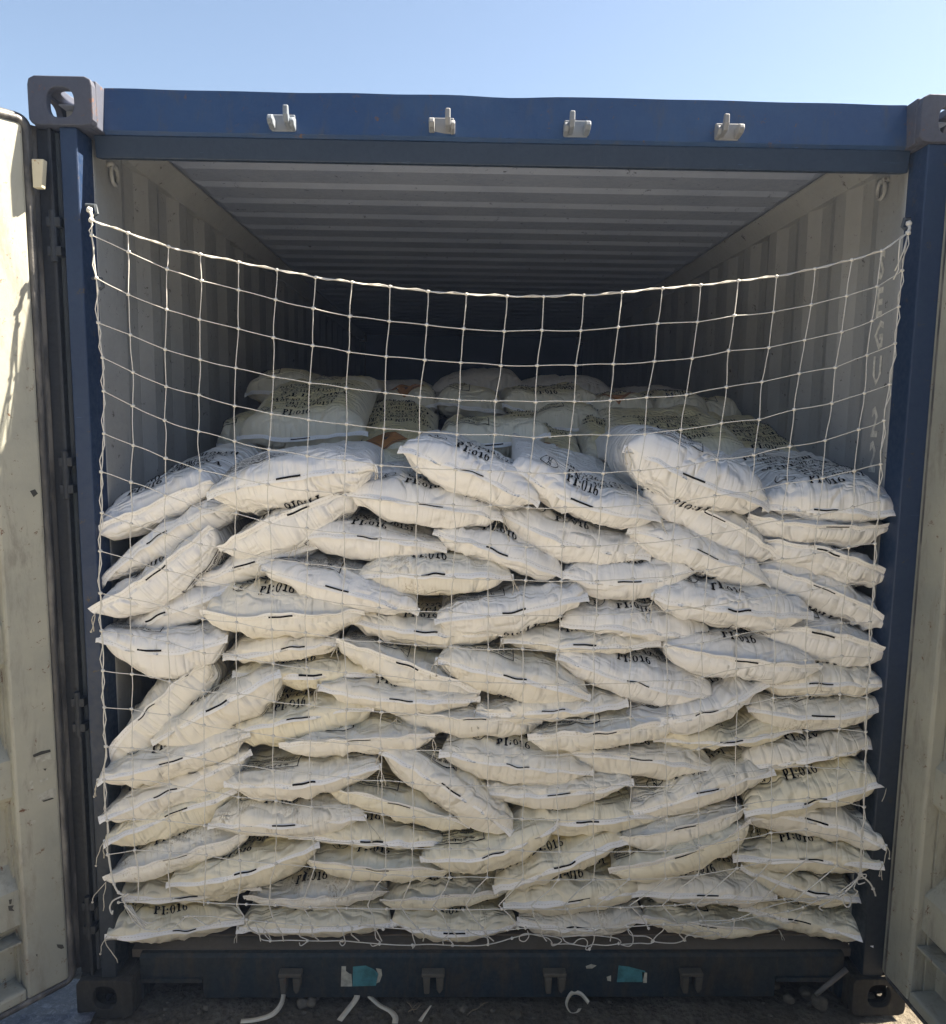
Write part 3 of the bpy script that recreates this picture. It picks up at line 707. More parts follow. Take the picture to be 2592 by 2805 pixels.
# zone, left tip, middle of the seam, right tip, up, down (half pixels of the photograph), face, depth, options
FRONT = [
 ('A', 15,975, 310,855, 650,705, 225,75, 'n', .17, dict(near=0, pit=.10, mark=0, mat='A', yaw=.30)),
 ('A', 32,1230, 370,972, 760,790, 75,110, 'f', .15, dict(mat='A', yaw=.2)),
 ('A', 8,1412, 382,1190, 650,950, 110,105, 'n', .12, dict(thr=1, mat='A', yaw=.2)),
 ('D', 120,475, 355,368, 768,210, 80,85, 'n', .16, dict(mat='A')),
 ('D', 25,480, 325,553, 730,490, 95,150, 'f', .10, dict(mat='A', tape=.5)),
 ('A', 632,740, 1085,652, 1548,592, 112,152, 'f', .09, dict(mat='A', tape=.5, thr=2)),
 ('A', 708,1065, 1150,860, 1450,745, 90,130, 'n', .13, dict(mat='A')),
 ('A', 480,1250, 900,1108, 1255,1000, 60,100, 'f', .18, dict(mat='A', mu=-.05)),
 ('B', 3,730, 460,822, 852,872, 140,98, 'n', .12, dict(mat='A', thr=2)),
 ('B', 300,490, 680,640, 1055,785, 135,120, 'n', .09, dict(mat='A', tape=.3)),
 ('B', 905,592, 1285,790, 1725,880, 180,95, 'n', .11, dict(mat='A', thr=2, pit=.15)),
 ('B', 845,842, 1220,1008, 1670,1072, 120,92, 'n', .14, dict(mat='A', mark=0, thr=1)),
 ('B', 490,942, 822,1056, 1188,1180, 112,90, 'n', .13, dict(mat='A')),
 ('A', 1145,968, 1530,978, 1940,1040, 65,125, 'n', .14, dict(mat='A', thr=1, tape=.3, mu=-.05)),
 ('B', 60,1195, 475,1178, 905,1190, 120,110, 'n', .12, dict(mat='D', tape=.5, thr=2)),
 ('A', 925,1140, 1350,1262, 1790,1375, 110,92, 'f', .10, dict(mat='A', thr=1, tape=.3)),
 ('B', 1195,1182, 1545,1230, 1955,1150, 130,92, 'n', .13, dict(mat='A')),
 ('E', 490,400, 915,338, 1315,265, 112,112, 'f', .10, dict(mat='A')),
 ('C', 245,480, 590,668, 1030,800, 190,130, 'f', .09, dict(mat='A', thr=1, tape=.4)),
 ('C', 345,725, 695,893, 1045,1100, 125,115, 'n', .14, dict(mat='A')),
 ('C', 262,942, 670,1074, 1030,1235, 125,110, 'f', .12, dict(mat='A', tape=.3)),
 ('C', 1000,808, 1315,838, 1745,852, 270,72, 'n', .13, dict(mat='A', near=0, pit=.15, thr=2)),
 ('C', 920,885, 1375,948, 1712,930, 65,90, 'n', .13, dict(mat='A')),
 ('C', 1000,1015, 1320,1085, 1690,1218, 95,125, 'n', .14, dict(mat='A', thr=2)),
 ('F', 900,150, 1300,242, 1690,445, 130,95, 'f', .15, dict(mat='A', thr=2)),
 ('F', 390,262, 840,342, 1262,358, 150,98, 'n', .09, dict(mat='A', thr=1)),
 ('F', 935,452, 1295,496, 1690,598, 130,110, 'f', .13, dict(mat='A', thr=2)),
 ('F', 450,562, 875,652, 1305,685, 170,72, 'n', .09, dict(mat='A', thr=2)),
 ('F', 980,748, 1290,740, 1685,758, 130,72, 'f', .13, dict(mat='B', thr=2)),
 ('F', 915,880, 1300,916, 1665,862, 115,88, 'f', .12, dict(mat='D', thr=2)),
 ('F', 885,1198, 1245,1150, 1622,1082, 150,24, 'n', .13, dict(mat='B', mark=0)),
 ('I', 895,500, 1260,422, 1655,332, 200,62, 'n', .11, dict(mat='A', thr=2)),
 ('I', 895,530, 1270,520, 1662,688, 88,85, 'f', .14, dict(mat='A', thr=2)),
 ('I', 830,742, 1240,735, 1640,780, 130,62, 'n', .13, dict(mat='B', thr=2)),
 ('I', 880,800, 1275,915, 1560,985, 115,62, 'n', .12, dict(mat='C')),
 ('I', 860,1010, 1180,1070, 1582,1208, 120,45, 'f', .14, dict(mat='C', thr=2)),
 ('E', 1165,592, 1590,742, 2020,812, 160,92, 'n', .11, dict(mat='A', thr=1)),
 ('E', 500,612, 920,705, 1335,815, 130,112, 'f', .09, dict(mat='A', thr=1, tape=.2)),
 ('E', -60,540, 325,662, 712,825, 122,95, 'f', .12, dict(mat='B', thr=1)),
 ('E', 858,515, 1300,525, 1718,516, 112,52, 'n', .13, dict(mat='B', thr=1)),
 ('E', 1185,412, 1600,450, 2012,500, 160,48, 'n', .13, dict(mat='A', mark=0)),
 ('E', -10,392, 435,452, 868,470, 100,82, 'n', .14, dict(mat='B', thr=2)),
 ('D', 600,388, 1045,424, 1482,376, 215,74, 'n', .10, dict(mat='B')),
 ('D', 720,592, 1115,538, 1350,518, 65,78, 'f', .13, dict(mat='B', tape=.4)),
 ('D', 775,692, 1205,683, 1545,690, 88,88, 'n', .15, dict(mat='C')),
 ('D', 1245,765, 1700,825, 2122,832, 122,78, 'n', .11, dict(mat='B', thr=1)),
 ('D', 80,1200, 325,905, 645,635, 125,115, 'f', .13, dict(mat='A', thr=2)),
 ('D', 318,1062, 690,850, 1015,690, 90,150, 'n', .10, dict(mat='B')),
 ('D', 715,1030, 1140,925, 1532,882, 115,135, 'n', .13, dict(mat='C')),
 ('D', 28,1280, 440,1155, 850,1025, 105,82, 'n', .10, dict(mat='B', thr=1)),
 ('G', 40,532, 410,372, 862,168, 120,100, 'n', .13, dict(mat='B', tape=.3)),
 ('G', 65,652, 468,480, 782,368, 88,95, 'n', .15, dict(mat='B', thr=1)),
 ('D', 1035,1122, 1470,1055, 1872,1062, 112,72, 'f', .10, dict(mat='A', thr=2)),
 ('G', 728,345, 1170,310, 1576,245, 125,85, 'f', .08, dict(mat='A', thr=2, tape=.5)),
 ('E', 275,935, 700,946, 1062,985, 78,82, 'f', .13, dict(mat='B', thr=1)),
 ('E', 708,900, 1130,886, 1536,842, 92,58, 'n', .11, dict(mat='B', thr=1)),
 ('E', 1008,1070, 1410,1020, 1842,985, 88,64, 'f', .09, dict(mat='B')),
 ('F', 238,952, 665,892, 1006,738, 88,88, 'n', .10, dict(mat='A')),
 ('F', 395,1052, 800,1048, 1195,992, 120,52, 'f', .14, dict(mat='C')),
 ('E', 520,1122, 935,1190, 1352,1232, 150,84, 'n', .10, dict(mat='B', tape=.2)),
 ('E', 1180,1108, 1530,1142, 2020,1212, 70,82, 'n', .13, dict(mat='B', mu=0)),
 ('H', 200,158, 575,352, 916,602, 95,112, 'f', .09, dict(mat='B', thr=1, tape=.3)),
 ('G', 1275,380, 1685,450, 2062,598, 110,64, 'f', .12, dict(mat='C')),
 ('G', 640,572, 1060,547, 1492,522, 150,58, 'n', .10, dict(mat='D', thr=2)),
 ('G', 1090,612, 1540,632, 1930,662, 125,32, 'n', .13, dict(mat='C')),
 ('H', 758,388, 1160,382, 1568,325, 84,64, 'f', .11, dict(mat='B')),
 ('I', 268,492, 670,362, 1042,270, 140,84, 'n', .11, dict(mat='B')),
 ('H', 895,562, 1315,525, 1768,506, 92,66, 'n', .13, dict(mat='C')),
 ('I', 212,652, 550,582, 892,502, 116,74, 'n', .12, dict(mat='B', thr=2)),
 ('I', 158,842, 555,722, 922,580, 112,84, 'f', .10, dict(mat='B')),
 ('G', 75,890, 470,745, 858,640, 165,30, 'n', .12, dict(mat='D', thr=1)),
 ('G', 408,898, 850,800, 1232,672, 125,92, 'n', .09, dict(mat='B', tape=.3)),
 ('G', 140,955, 525,935, 920,900, 112,44, 'n', .14, dict(mat='C')),
 ('G', 82,1182, 510,1122, 832,1082, 150,44, 'n', .12, dict(mat='C', thr=1)),
 ('G', 1168,782, 1570,806, 1962,832, 130,50, 'n', .11, dict(mat='B')),
 ('H', 408,752, 800,702, 1152,560, 125,92, 'f', .09, dict(mat='B', tape=.3)),
 ('H', 808,912, 1190,762, 1522,640, 150,54, 'n', .11, dict(mat='C')),
 ('G', 840,992, 1250,970, 1622,950, 150,16, 'n', .13, dict(mat='D', mark=0)),
 ('H', 190,1002, 530,972, 872,952, 160,20, 'n', .14, dict(mat='C', mark=0)),
 ('H', 868,1002, 1270,956, 1642,932, 150,60, 'n', .10, dict(mat='A')),
 ('I', 278,930, 670,938, 1062,970, 175,54, 'n', .10, dict(mat='B')),
 ('G', 800,1132, 1250,1110, 1642,1112, 122,34, 'n', .12, dict(mat='B', mark=0, thr=1)),
 ('H', 245,1102, 590,1136, 932,1118, 150,42, 'n', .12, dict(mat='B')),
 ('H', 945,1092, 1260,1104, 1642,1082, 110,44, 'n', .13, dict(mat='D')),
 ('I', 335,1092, 660,1116, 1075,1152, 130,26, 'f', .13, dict(mat='C', thr=2)),
]
def tip(z, x, y, Y):
    p = pt(z, x, y, Y)
    if p[0] < -1.112: p = unX(ZO[z][0]+x/2, ZO[z][1]+y/2, -1.112)
    if p[0] > 1.108: p = unX(ZO[z][0]+x/2, ZO[z][1]+y/2, 1.108)
    return p
def pt(z, x, y, Y): return unY(ZO[z][0]+x/2, ZO[z][1]+y/2, Y)
items = []
for idx, (z, lx, ly, mx, my, rx, ry, up, lo, face, Y, o) in enumerate(FRONT):
    ysrc = ZO[z][1]+my/2; Y = Y-.088+.062*max(0, min(1, (ysrc-2330)/150))
    L, C_, Rr = tip(z, lx, ly, Y+.008), pt(z, mx, my, Y), tip(z, rx, ry, Y+.008)
    sc = (Y-CAM[1])/FPX/2*1.0
    um, lm = up*sc, lo*sc
    al = math.atan2(CAM[2]-C_[2], Y-CAM[1]); sa, ca = max(0, math.sin(al)), math.cos(al)
    hu = max(.026, (um-.085*sa)/ca); hl = max(.032, (lm+.050*sa)/ca)*1.12; hu *= 1.15
    if 'pit' in o: hu = max(.05, hu-o['pit']*.45)
    # reproject L,R so that M sits on the middle parameter: Bezier param uses M at u=0
    mid = (L+Rr)/2
    t = ((C_-L)@(Rr-L))/((Rr-L)@(Rr-L)) - .5
    C2 = C_ - (Rr-L)*t
    s = Sack(L, C2, Rr, hu, hl, 11+idx*3, length=.60, pitch=o.get('pit', 0), yaw=o.get('yaw', 0))
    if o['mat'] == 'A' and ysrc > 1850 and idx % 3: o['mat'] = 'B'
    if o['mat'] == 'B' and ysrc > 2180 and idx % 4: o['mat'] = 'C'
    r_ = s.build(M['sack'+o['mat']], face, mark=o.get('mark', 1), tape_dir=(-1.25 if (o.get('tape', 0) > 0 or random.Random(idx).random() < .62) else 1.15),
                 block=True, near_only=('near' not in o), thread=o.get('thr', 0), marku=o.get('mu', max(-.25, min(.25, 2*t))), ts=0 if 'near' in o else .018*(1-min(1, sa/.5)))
    cxs, cys = ZO[z][0]+mx/2, ZO[z][1]+my/2
    slope = (ry-ly)/(rx-lx)
    items.append(dict(o=r_, x=cxs, y=cys, slope=slope, face=face, up=up, mat=o['mat']))

# labels: six upright stacks counted from the left wall, sacks counted up from the floor
bounds = [540, 960, 1360, 1730, 2120, 9999]
names_s = ['stack against the left wall', 'second stack from the left wall', 'third stack from the left wall', 'third stack from the right wall', 'second stack from the right wall', 'stack against the right wall']
ordn = ['lowest', 'second', 'third', 'fourth', 'fifth', 'sixth', 'seventh', 'eighth', 'ninth', 'tenth', 'eleventh', 'twelfth', 'thirteenth', 'fourteenth', 'fifteenth', 'sixteenth', 'seventeenth', 'eighteenth', 'nineteenth', 'twentieth']
for k in range(6):
    grp = sorted([i for i in items if (bounds[k-1] if k else 0) <= i['x'] < bounds[k]], key=lambda i: -i['y'])
    for j, i in enumerate(grp):
        sl = i['slope']; tl = 'steeply sloping down left' if sl < -.42 else 'tilting down left' if sl < -.12 else 'level' if sl < .12 else 'tilting down right' if sl < .42 else 'steeply sloping down right'
        tone = {'A': 'white', 'B': 'off-white', 'C': 'yellowish', 'D': 'soiled off-white'}[i['mat']]
        pos_ = ('topmost' if j == len(grp)-1 else ordn[j] if j == 0 else ordn[j]+' up')
        tag(i['o'], f"{tone} sack, {tl}, {pos_} in {names_s[k]}", 'sack', 'sacks stacked across the container doorway')

# the heap behind the front stack
BACK = [
 ('A', 800,435, 1180,452, 1505,418, .34, .105, .06, 'n', .62, dict(pit=.25, lab='dim white sack showing its full printed text, behind the front stack at left, upright print')),
 ('B', -20,600, 230,600, 500,600, .0, .085, .05, 'n', .70, dict(pit=.30, rev=1, dia=1, mark=0, dy=-.02, lab='dim sack with upside-down print and orange diamond, left of the centre gap')),
 ('B', 490,440, 790,492, 1112,415, .0, .095, .06, 'f', .60, dict(pit=0, lab='dim sack with creased safety text on top, behind the middle of the front stack')),
 ('B', 800,590, 1060,620, 1330,620, .0, .07, .05, 'n', .64, dict(pit=.26, rev=1, dia=1, mark=0, lab='dim sack with tilted orange diamond, behind the white sack with the twisted right end')),
 ('B', 1300,560, 1470,640, 1650,600, .0, .08, .05, 'n', .66, dict(pit=.32, rev=1, mark=0, lab='small dim printed sack wedged left of the knotted white sack')),
 ('C', 170,575, 560,612, 960,560, .0, .075, .06, 'n', .52, dict(pit=.27, mark=0, lab='grey-lit sack with nine printed lines behind the knotted white sack at right')),
 ('C', 800,560, 1010,610, 1240,600, .0, .07, .05, 'n', .68, dict(pit=.25, mark=0, lab='printed sack leaning against the right wall behind the topmost right sack')),
 ('A', 680,470, 800,500, 960,440, .0, .10, .05, 'f', .80, dict(pit=.1, mark=0, lab='dark sack by the left wall behind the topmost left sack')),
 ('A', 840,190, 1080,200, 1240,190, .0, .10, .05, 'f', 1.20, dict(pit=0, mark=0, lab='dark sack at the far left top of the heap')),
 ('A', 1180,190, 1380,215, 1580,170, .0, .09, .05, 'f', 1.25, dict(pit=0, mark=0, lab='dark crumpled sack on the heap, second from its far left top')),
 ('B', 190,250, 340,285, 490,260, .0, .10, .05, 'n', 1.25, dict(rev=1, dia=1, mark=0, lab='rounded dark sack on the heap, left of its centre')),
 ('B', 480,250, 680,285, 870,300, .0, .10, .05, 'f', 1.25, dict(mark=0, lab='dark sack with a drawn ink line on the heap at its centre')),
 ('B', 860,255, 1130,330, 1375,225, .0, .11, .06, 'n', 1.15, dict(pit=.05, mark=0, lab='dim sack reading PI:016 on top of the heap, right of centre')),
 ('B', 1000,390, 1200,410, 1420,380, .0, .11, .05, 'f', .95, dict(mark=0, lab='plain dim sack under the heap sack reading PI:016')),
 ('B', 1330,300, 1500,350, 1700,310, .0, .11, .05, 'n', 1.10, dict(rev=1, dia=1, mark=0, lab='dim sack with a dark orange diamond at the heap top, right of centre')),
 ('C', 385,310, 540,325, 700,310, .0, .10, .05, 'n', 1.15, dict(mark=0, pit=.05, lab='dim sack with small faint print at the heap top near the right wall')),
 ('C', 640,350, 780,350, 880,330, .0, .10, .05, 'f', 1.20, dict(mark=0, lab='last dim sack of the heap top beside the right wall')),
 ('C', 60,420, 300,430, 520,420, .0, .10, .05, 'f', .95, dict(mark=0, lab='plain dim sack between the heap top and the nine-line printed sack')),
 ('D', 1720,400, 1790,420, 1960,400, .0, .09, .05, 'n', .30, dict(mark=0, lab='shaded sack deep in the gap left of centre, print CN/C49 showing')),
 ('A', 1350,600, 1500,640, 1800,640, .0, .07, .05, 'f', .45, dict(mark=0, lab='shaded sack in the gap between the two top middle sacks')),
 ('D', 1560,960, 1900,1100, 2150,1060, .0, .06, .05, 'f', .24, dict(mark=0, lab='shaded sack in the dark gap below centre left')),
 ('E', -20,210, 120,200, 360,210, .0, .06, .05, 'f', .26, dict(mark=0, lab='shaded sack with safety text under the soiled sack left of centre')),
 ('F', 660,470, 800,520, 1100,520, .0, .08, .05, 'n', .26, dict(mark=0, lab='shaded sack with print CN/C490151 in the gap right of centre')),
]
for idx, (z, lx, ly, mx, my, rx, ry, _, hu, hl, face, Y, o) in enumerate(BACK):
    L, C_, Rr = pt(z, lx, ly, Y+.01), pt(z, mx, my, Y), pt(z, rx, ry, Y+.01)
    t = ((C_-L)@(Rr-L))/((Rr-L)@(Rr-L)) - .5; C2 = C_-(Rr-L)*t
    s = Sack(L, C2, Rr, hu, hl, 500+idx*5, length=.62, pitch=o.get('pit', 0))
    r_ = s.build(M['sackC'], face, reverse=bool(o.get('rev')), detail=0, mark=o.get('mark', 1), near_only=False, diamond=bool(o.get('dia')), tape_dir=-1.1)
    tag(r_, o['lab'], 'sack', 'sacks heaped behind the front stack')
# deeper heap, dark: shared builder, further rows
rnd = random.Random(77); k = 0
where = ['leftmost', 'second from left', 'third from left', 'fourth from left', 'rightmost']
for row, (Y, zt) in enumerate(((1.75, 1.86), (2.35, 1.90), (2.95, 1.88))):
    for j in range(5):
        x = -.86+j*.43+rnd.uniform(-.04, .04); zc = zt+rnd.uniform(-.05, .03)-.10*abs(j-2)*.4
        s = Sack((x-.24, Y, zc+rnd.uniform(-.03, .03)), (x, Y-.02, zc), (x+.24, Y, zc+rnd.uniform(-.03, .03)), .10, .07, 900+k*7, .62, 0.05)
        r_ = s.build(M['sackA'], 'f', detail=0, mark=0, near_only=True, block=False); k += 1
        tag(r_, f"dark sack deep inside the container, {where[j]} in the {['nearest', 'middle', 'farthest'][row]} dark row", 'sack', 'dark sacks deep inside the container')

# ------------------------------------------------------------------ cargo net
KX = {0: [250,351,463,550,654,759,865,965,1069,1173,1278,1389,1490,1600,1704,1815,1920,2023,2128,2233,2334,2415,2488],
      5: [284,364,451,544,643,736,842,944,1045,1142,1248,1342,1450,1550,1654,1750,1857,1964,2066,2164,2261,2353,2422],
      10: [275,357,459,555,648,745,837,940,1040,1139,1236,1339,1432,1529,1626,1726,1825,1923,2019,2122,2211,2305,2383],
      17: [295,369,467,565,657,756,862,968,1055,1130,1232,1335,1432,1530,1627,1724,1825,1912,2020,2110,2210,2293,2360]}
KY = {0: [603,638,676,697,718,739,760,773,785,798,806,811,812,809,801,790,781,769,757,736,712,687,638],
      5: [1071,1112,1151,1181,1208,1231,1248,1261,1275,1282,1286,1291,1296,1295,1296,1290,1281,1258,1246,1223,1206,1176,1152],
      10: [1625,1641,1665,1696,1705,1726,1734,1752,1757,1767,1771,1780,1778,1782,1780,1777,1772,1762,1739,1725,1716,1706,1705],
      17: [2341,2329,2335,2343,2358,2366,2377,2384,2397,2402,2404,2404,2410,2410,2410,2409,2408,2398,2378,2360,2356,2372,2395]}
CY = [811,906,1002,1101,1196,1296,1391,1494,1588,1685,1778,1871,1969,2067,2156,2245,2332,2409]
LY = [603,647,764,881,980,1071,1187,1290,1407,1509,1625,1727,1840,1936,2047,2139,2251,2341]
RY = [638,742,842,940,1051,1152,1270,1375,1492,1595,1705,1800,1909,2005,2116,2210,2307,2395]
rn = random.Random(4)
node = {}
for r in range(18):
    a = 0 if r < 5 else 5 if r < 10 else 10; b_ = 5 if r < 5 else 10 if r < 10 else 17
    for c in range(23):
        def fr(T): return (T[r]-T[a])/(T[b_]-T[a])
        w = c/22; e = abs(2*w-1)**2.2
        f = fr(CY)*(1-e)+(fr(LY) if w < .5 else fr(RY))*e
        if r == a: f = 0
        x = KX[a][c]*(1-f)+KX[b_][c]*f; y = KY[a][c]*(1-f)+KY[b_][c]*f
        if a == 0 and 0 < r: # the side ropes bow inwards below the hooks
            x += 0
        if r not in (0, 5, 10, 17): x += rn.uniform(-4, 4); y += rn.uniform(-3, 3)
        node[r, c] = unY(x, y, float(np.interp(y, [600, 1050, 1300, 2250, 2420], [-.002, -.02, -.068, -.066, -.045]))+.006*math.sin(c*1.7+r*.9)*(1-abs(2*w-1)**10))
net = MB()
def cord(p, q, rad, jit, n=6, sag=0.0):
    p, q = np.array(p), np.array(q); pts = []; L = np.linalg.norm(q-p)
    dx, dz = rn.uniform(-1, 1)*jit*L, rn.uniform(-1, 1)*jit*L
    for k in range(n+1):
        t = k/n; w = math.sin(math.pi*t); w2 = math.sin(2*math.pi*t)
        pts.append(p*(1-t)+q*t+np.array([dx*w+dz*.5*w2, 0, dz*w-sag*w]))
    net.tube(pts, rad, 5, False)
for r in range(18):
    for c in range(23):
        j = .018 if r < 5 else .03
        if c < 22: cord(node[r, c], node[r, c+1], .00125 if r else .0018, j)
        if r < 17: cord(node[r, c], node[r+1, c], .00125 if 0 < c < 22 else .0016, j)
        net.blob(node[r, c], .0054, (1.15, .9, .95), rn)
for c in range(0, 22):   # second strand twisted round the top rope
    p, q = node[0, c], node[0, c+1]; net.tube([p, p*.7+q*.3+np.array([0, -.003, -.003]), p*.3+q*.7+np.array([0, -.003, .003]), q], .0013, 5, False)
for r in range(0, 17):
    for c in (0, 22):
        p, q = node[r, c], node[r+1, c]; net.tube([p, p*.7+q*.3+np.array([.005, -.003, 0]), p*.3+q*.7+np.array([-.005, -.003, 0]), q], .0014, 5, False)
def poly(zone, pts, Y=-.022, rad=.0015, jit=1.5, knots=()):
    P = [unY(ZO[zone][0]+x/2, ZO[zone][1]+y/2, Y+rn.uniform(-.006, .006)) for x, y in pts]
    # catmull-rom
    out = []
    for i in range(len(P)-1):
        p0, p1, p2, p3 = P[max(i-1, 0)], P[i], P[i+1], P[min(i+2, len(P)-1)]
        for k in range(5):
            t = k/5; out.append(.5*((2*p1)+(-p0+p2)*t+(2*p0-5*p1+4*p2-p3)*t*t+(-p0+3*p1-3*p2+p3)*t**3))
    out.append(P[-1]); net.tube(out, rad, 5, False)
    for i in (knots if knots != 'all' else range(len(P))): net.blob(P[i], .0052, (1, .9, 1), rn)
# top corner ties
for (px, py, q) in ((245, 575, node[0, 0]), (2490, 612, node[0, 22])):
    p = unY(px, py, .008); net.tube([p, p*.5+q*.5+np.array([.003, 0, 0]), q], .004, 6); net.blob(p, .009); net.blob(q, .008)
pq = unY(2452, 742, -.008)
net.tube([node[0, 22], unY(2466, 655, -.012), unY(2462, 700, -.012), unY(2461, 740, -.012), unY(2448, 766, -.012)], .0017, 5)
net.tube([node[0, 22], unY(2475, 690, -.012), pq], .0018, 5)
# bottom: gathered rows and loops
G, H, I = 'G', 'H', 'I'
rowB = [(150,985),(240,978),(440,966),(640,986),(850,995),(1010,1000),(1200,1012),(1400,1016),(1620,1020)]
poly(G, rowB, knots='all')
poly(H, [(220,1020),(470,1022),(640,1025),(850,1020),(1020,1020),(1210,1022),(1330,1005),(1500,1012),(1620,1006)], knots='all')
poly(I, [(320,1006),(500,1000),(590,990),(730,982),(900,985),(1100,966),(1280,962),(1400,925),(1520,835)], knots='all')
poly(G, [(180,1000),(230,1080),(290,1130),(370,1135),(450,1120),(530,1060),(600,1090),(640,1110),(700,1090),(850,1080)], knots=(1,3,5,8))
poly(G, [(850,1080),(960,1092),(1150,1108),(1350,1118),(1470,1105),(1600,1130)], knots='all')
poly(G, [(500,1060),(650,1060),(760,1075),(850,1082)])
poly(H, [(70,1110),(350,1132),(500,1130),(660,1140),(880,1135),(980,1125),(1160,1128),(1350,1128),(1540,1118),(1740,1104),(1840,1108)], knots='all')
poly(I, [(430,1110),(560,1108),(750,1098),(870,1076),(1010,1052),(1120,1032),(1200,1010),(1290,970)], knots='all')
poly(I, [(560,1100),(640,1085),(820,1078),(950,1030),(1100,985),(1260,968),(1400,935)], knots=(1,2,3))
# diagonals from row 17 to the gathered row
diag = {0: 1, 1: 2}
for c in range(1, 22):
    p = node[17, c]; x = 325+(2300-325)*(c-.4)/22
    q = unY(x, 2480-(12 if c < 3 else 0)-(10 if c > 19 else 0)+0, -.022); net.tube([p, p*.6+q*.4+np.array([.008*math.sin(c*2.1), 0, 0]), q], .0018, 5, False)
    x2 = x+rn.uniform(15, 55); 
    if 3 < c < 19:
        q2 = unY(x2, 2543, -.012); net.tube([q, q*.5+q2*.5+np.array([.006*math.sin(c*3.3), 0, .003]), q2], .0018, 5, False); net.blob(q2, .005)
        if c % 2 or c < 12:
            q3 = unY(x2+rn.uniform(5, 40), 2578, .010); net.tube([q2, q2*.5+q3*.5+np.array([.014*math.sin(c*5.1), 0, 0]), q3], .0018, 5, False)
bl = [(900,1100),(920,1150),(930,1185),(980,1195),(1080,1192),(1185,1195),(1280,1196),(1375,1195),(1480,1204),(1580,1212),(1680,1218),(1760,1220)]
poly(G, bl, .012, knots=(3,5,7,9,11))
poly(G, [(960,1100),(945,1150),(985,1192),(960,1145),(905,1100)], .012)
poly(G, [(1155,1105),(1140,1165),(1185,1192),(1150,1222),(1140,1205)], .012)
poly(G, [(1375,1120),(1385,1170),(1392,1205),(1375,1222),(1362,1205),(1378,1192)], .012)
poly(G, [(1555,1130),(1560,1180),(1585,1205),(1545,1224),(1530,1212)], .012)
poly(H, [(355,1132),(365,1180),(375,1215),(362,1235),(360,1220)], .012)
poly(H, [(460,1135),(470,1165),(530,1180),(560,1150),(555,1135)], .012)
poly(H, [(530,1218),(528,1195),(555,1185),(585,1215)], .012)
poly(H, [(660,1140),(700,1160),(770,1180),(775,1215),(765,1140)], .012)
poly(H, [(360,1218),(460,1214),(580,1220),(700,1222),(775,1215),(840,1200),(905,1180),(990,1160),(1020,1160)], .012, knots=(0,2,4,6))
poly(H, [(990,1140),(998,1170),(975,1198),(948,1190),(950,1168),(985,1155),(1040,1165),(1100,1180),(1125,1205),(1120,1215)], .012)
poly(H, [(1020,1160),(1090,1165),(1165,1180),(1175,1200),(1130,1222),(1120,1205)], .012)
poly(H, [(1165,1130),(1180,1170),(1200,1200),(1240,1210),(1265,1190),(1300,1182),(1320,1205),(1310,1240),(1330,1240),(1355,1190),(1355,1132)], .012, knots=(8,))
poly(H, [(1120,1215),(1220,1212),(1310,1225),(1350,1215),(1420,1220),(1490,1210),(1502,1200),(1480,1182),(1420,1172),(1340,1165),(1250,1168),(1185,1175)], .012, knots=(5,))
poly(H, [(1502,1215),(1545,1225),(1568,1205),(1565,1160),(1540,1130),(1560,1165),(1640,1170),(1680,1195),(1660,1210),(1600,1208),(1500,1215)], .012, knots=(7,))
poly(I, [(375,1197),(425,1205),(500,1207),(550,1190),(560,1172),(620,1145),(690,1143),(735,1158),(770,1175),(810,1140),(825,1085)], .012, knots=(0,3,7))
poly(I, [(375,1195),(400,1165),(435,1135),(432,1110)], .012); poly(I, [(720,1160),(640,1172),(570,1165),(552,1190)], .012)
poly(I, [(560,1085),(565,1105),(610,1120),(650,1140),(635,1085)], -.012)
poly(I, [(1080,1060),(1075,1085),(1110,1098),(1160,1075),(1195,1035)], -.012)
for x in range(0, 7): poly(G, [(180+x*6,1000),(215+x*8,1040+x*5),(240+x*14,1075+x*4),(285+x*12,1120-x*6)], -.022)
# lower corner ties
poly(G, [(95,725),(110,820),(125,885),(150,930),(190,945),(205,940)], -.03, .0028, knots=(2,3,4)); poly(G, [(170,950),(120,975),(102,1010),(112,1045),(118,1030),(115,1050)], -.03, .0022)
poly(G, [(205,935),(175,960),(190,1000),(240,1060),(290,1125)], -.03, .0022)
poly(I, [(1520,655),(1517,740),(1510,830),(1470,890),(1420,940),(1430,1000),(1455,1005),(1460,960),(1425,935),(1350,975),(1290,1010),(1308,1028)], -.03, .0024, knots=(2,4,8))
poly(I, [(1510,830),(1560,870),(1585,910),(1598,948)], -.032, .0024, knots=(0,2)); poly(I, [(1515,835),(1545,830),(1540,850),(1500,860),(1505,885),(1540,875)], -.032)
poly(I, [(1520,840),(1460,900),(1400,960),(1300,965),(1250,985),(1180,975)], -.03, .002)
poly(I, [(1505,845),(1480,905),(1500,925),(1470,950),(1440,930)], -.032, .0018)
no = net.build('cargo_net', M['net'], None, True)
tag(no, 'white knotted square-mesh cord net hung across the container doorway', 'net')

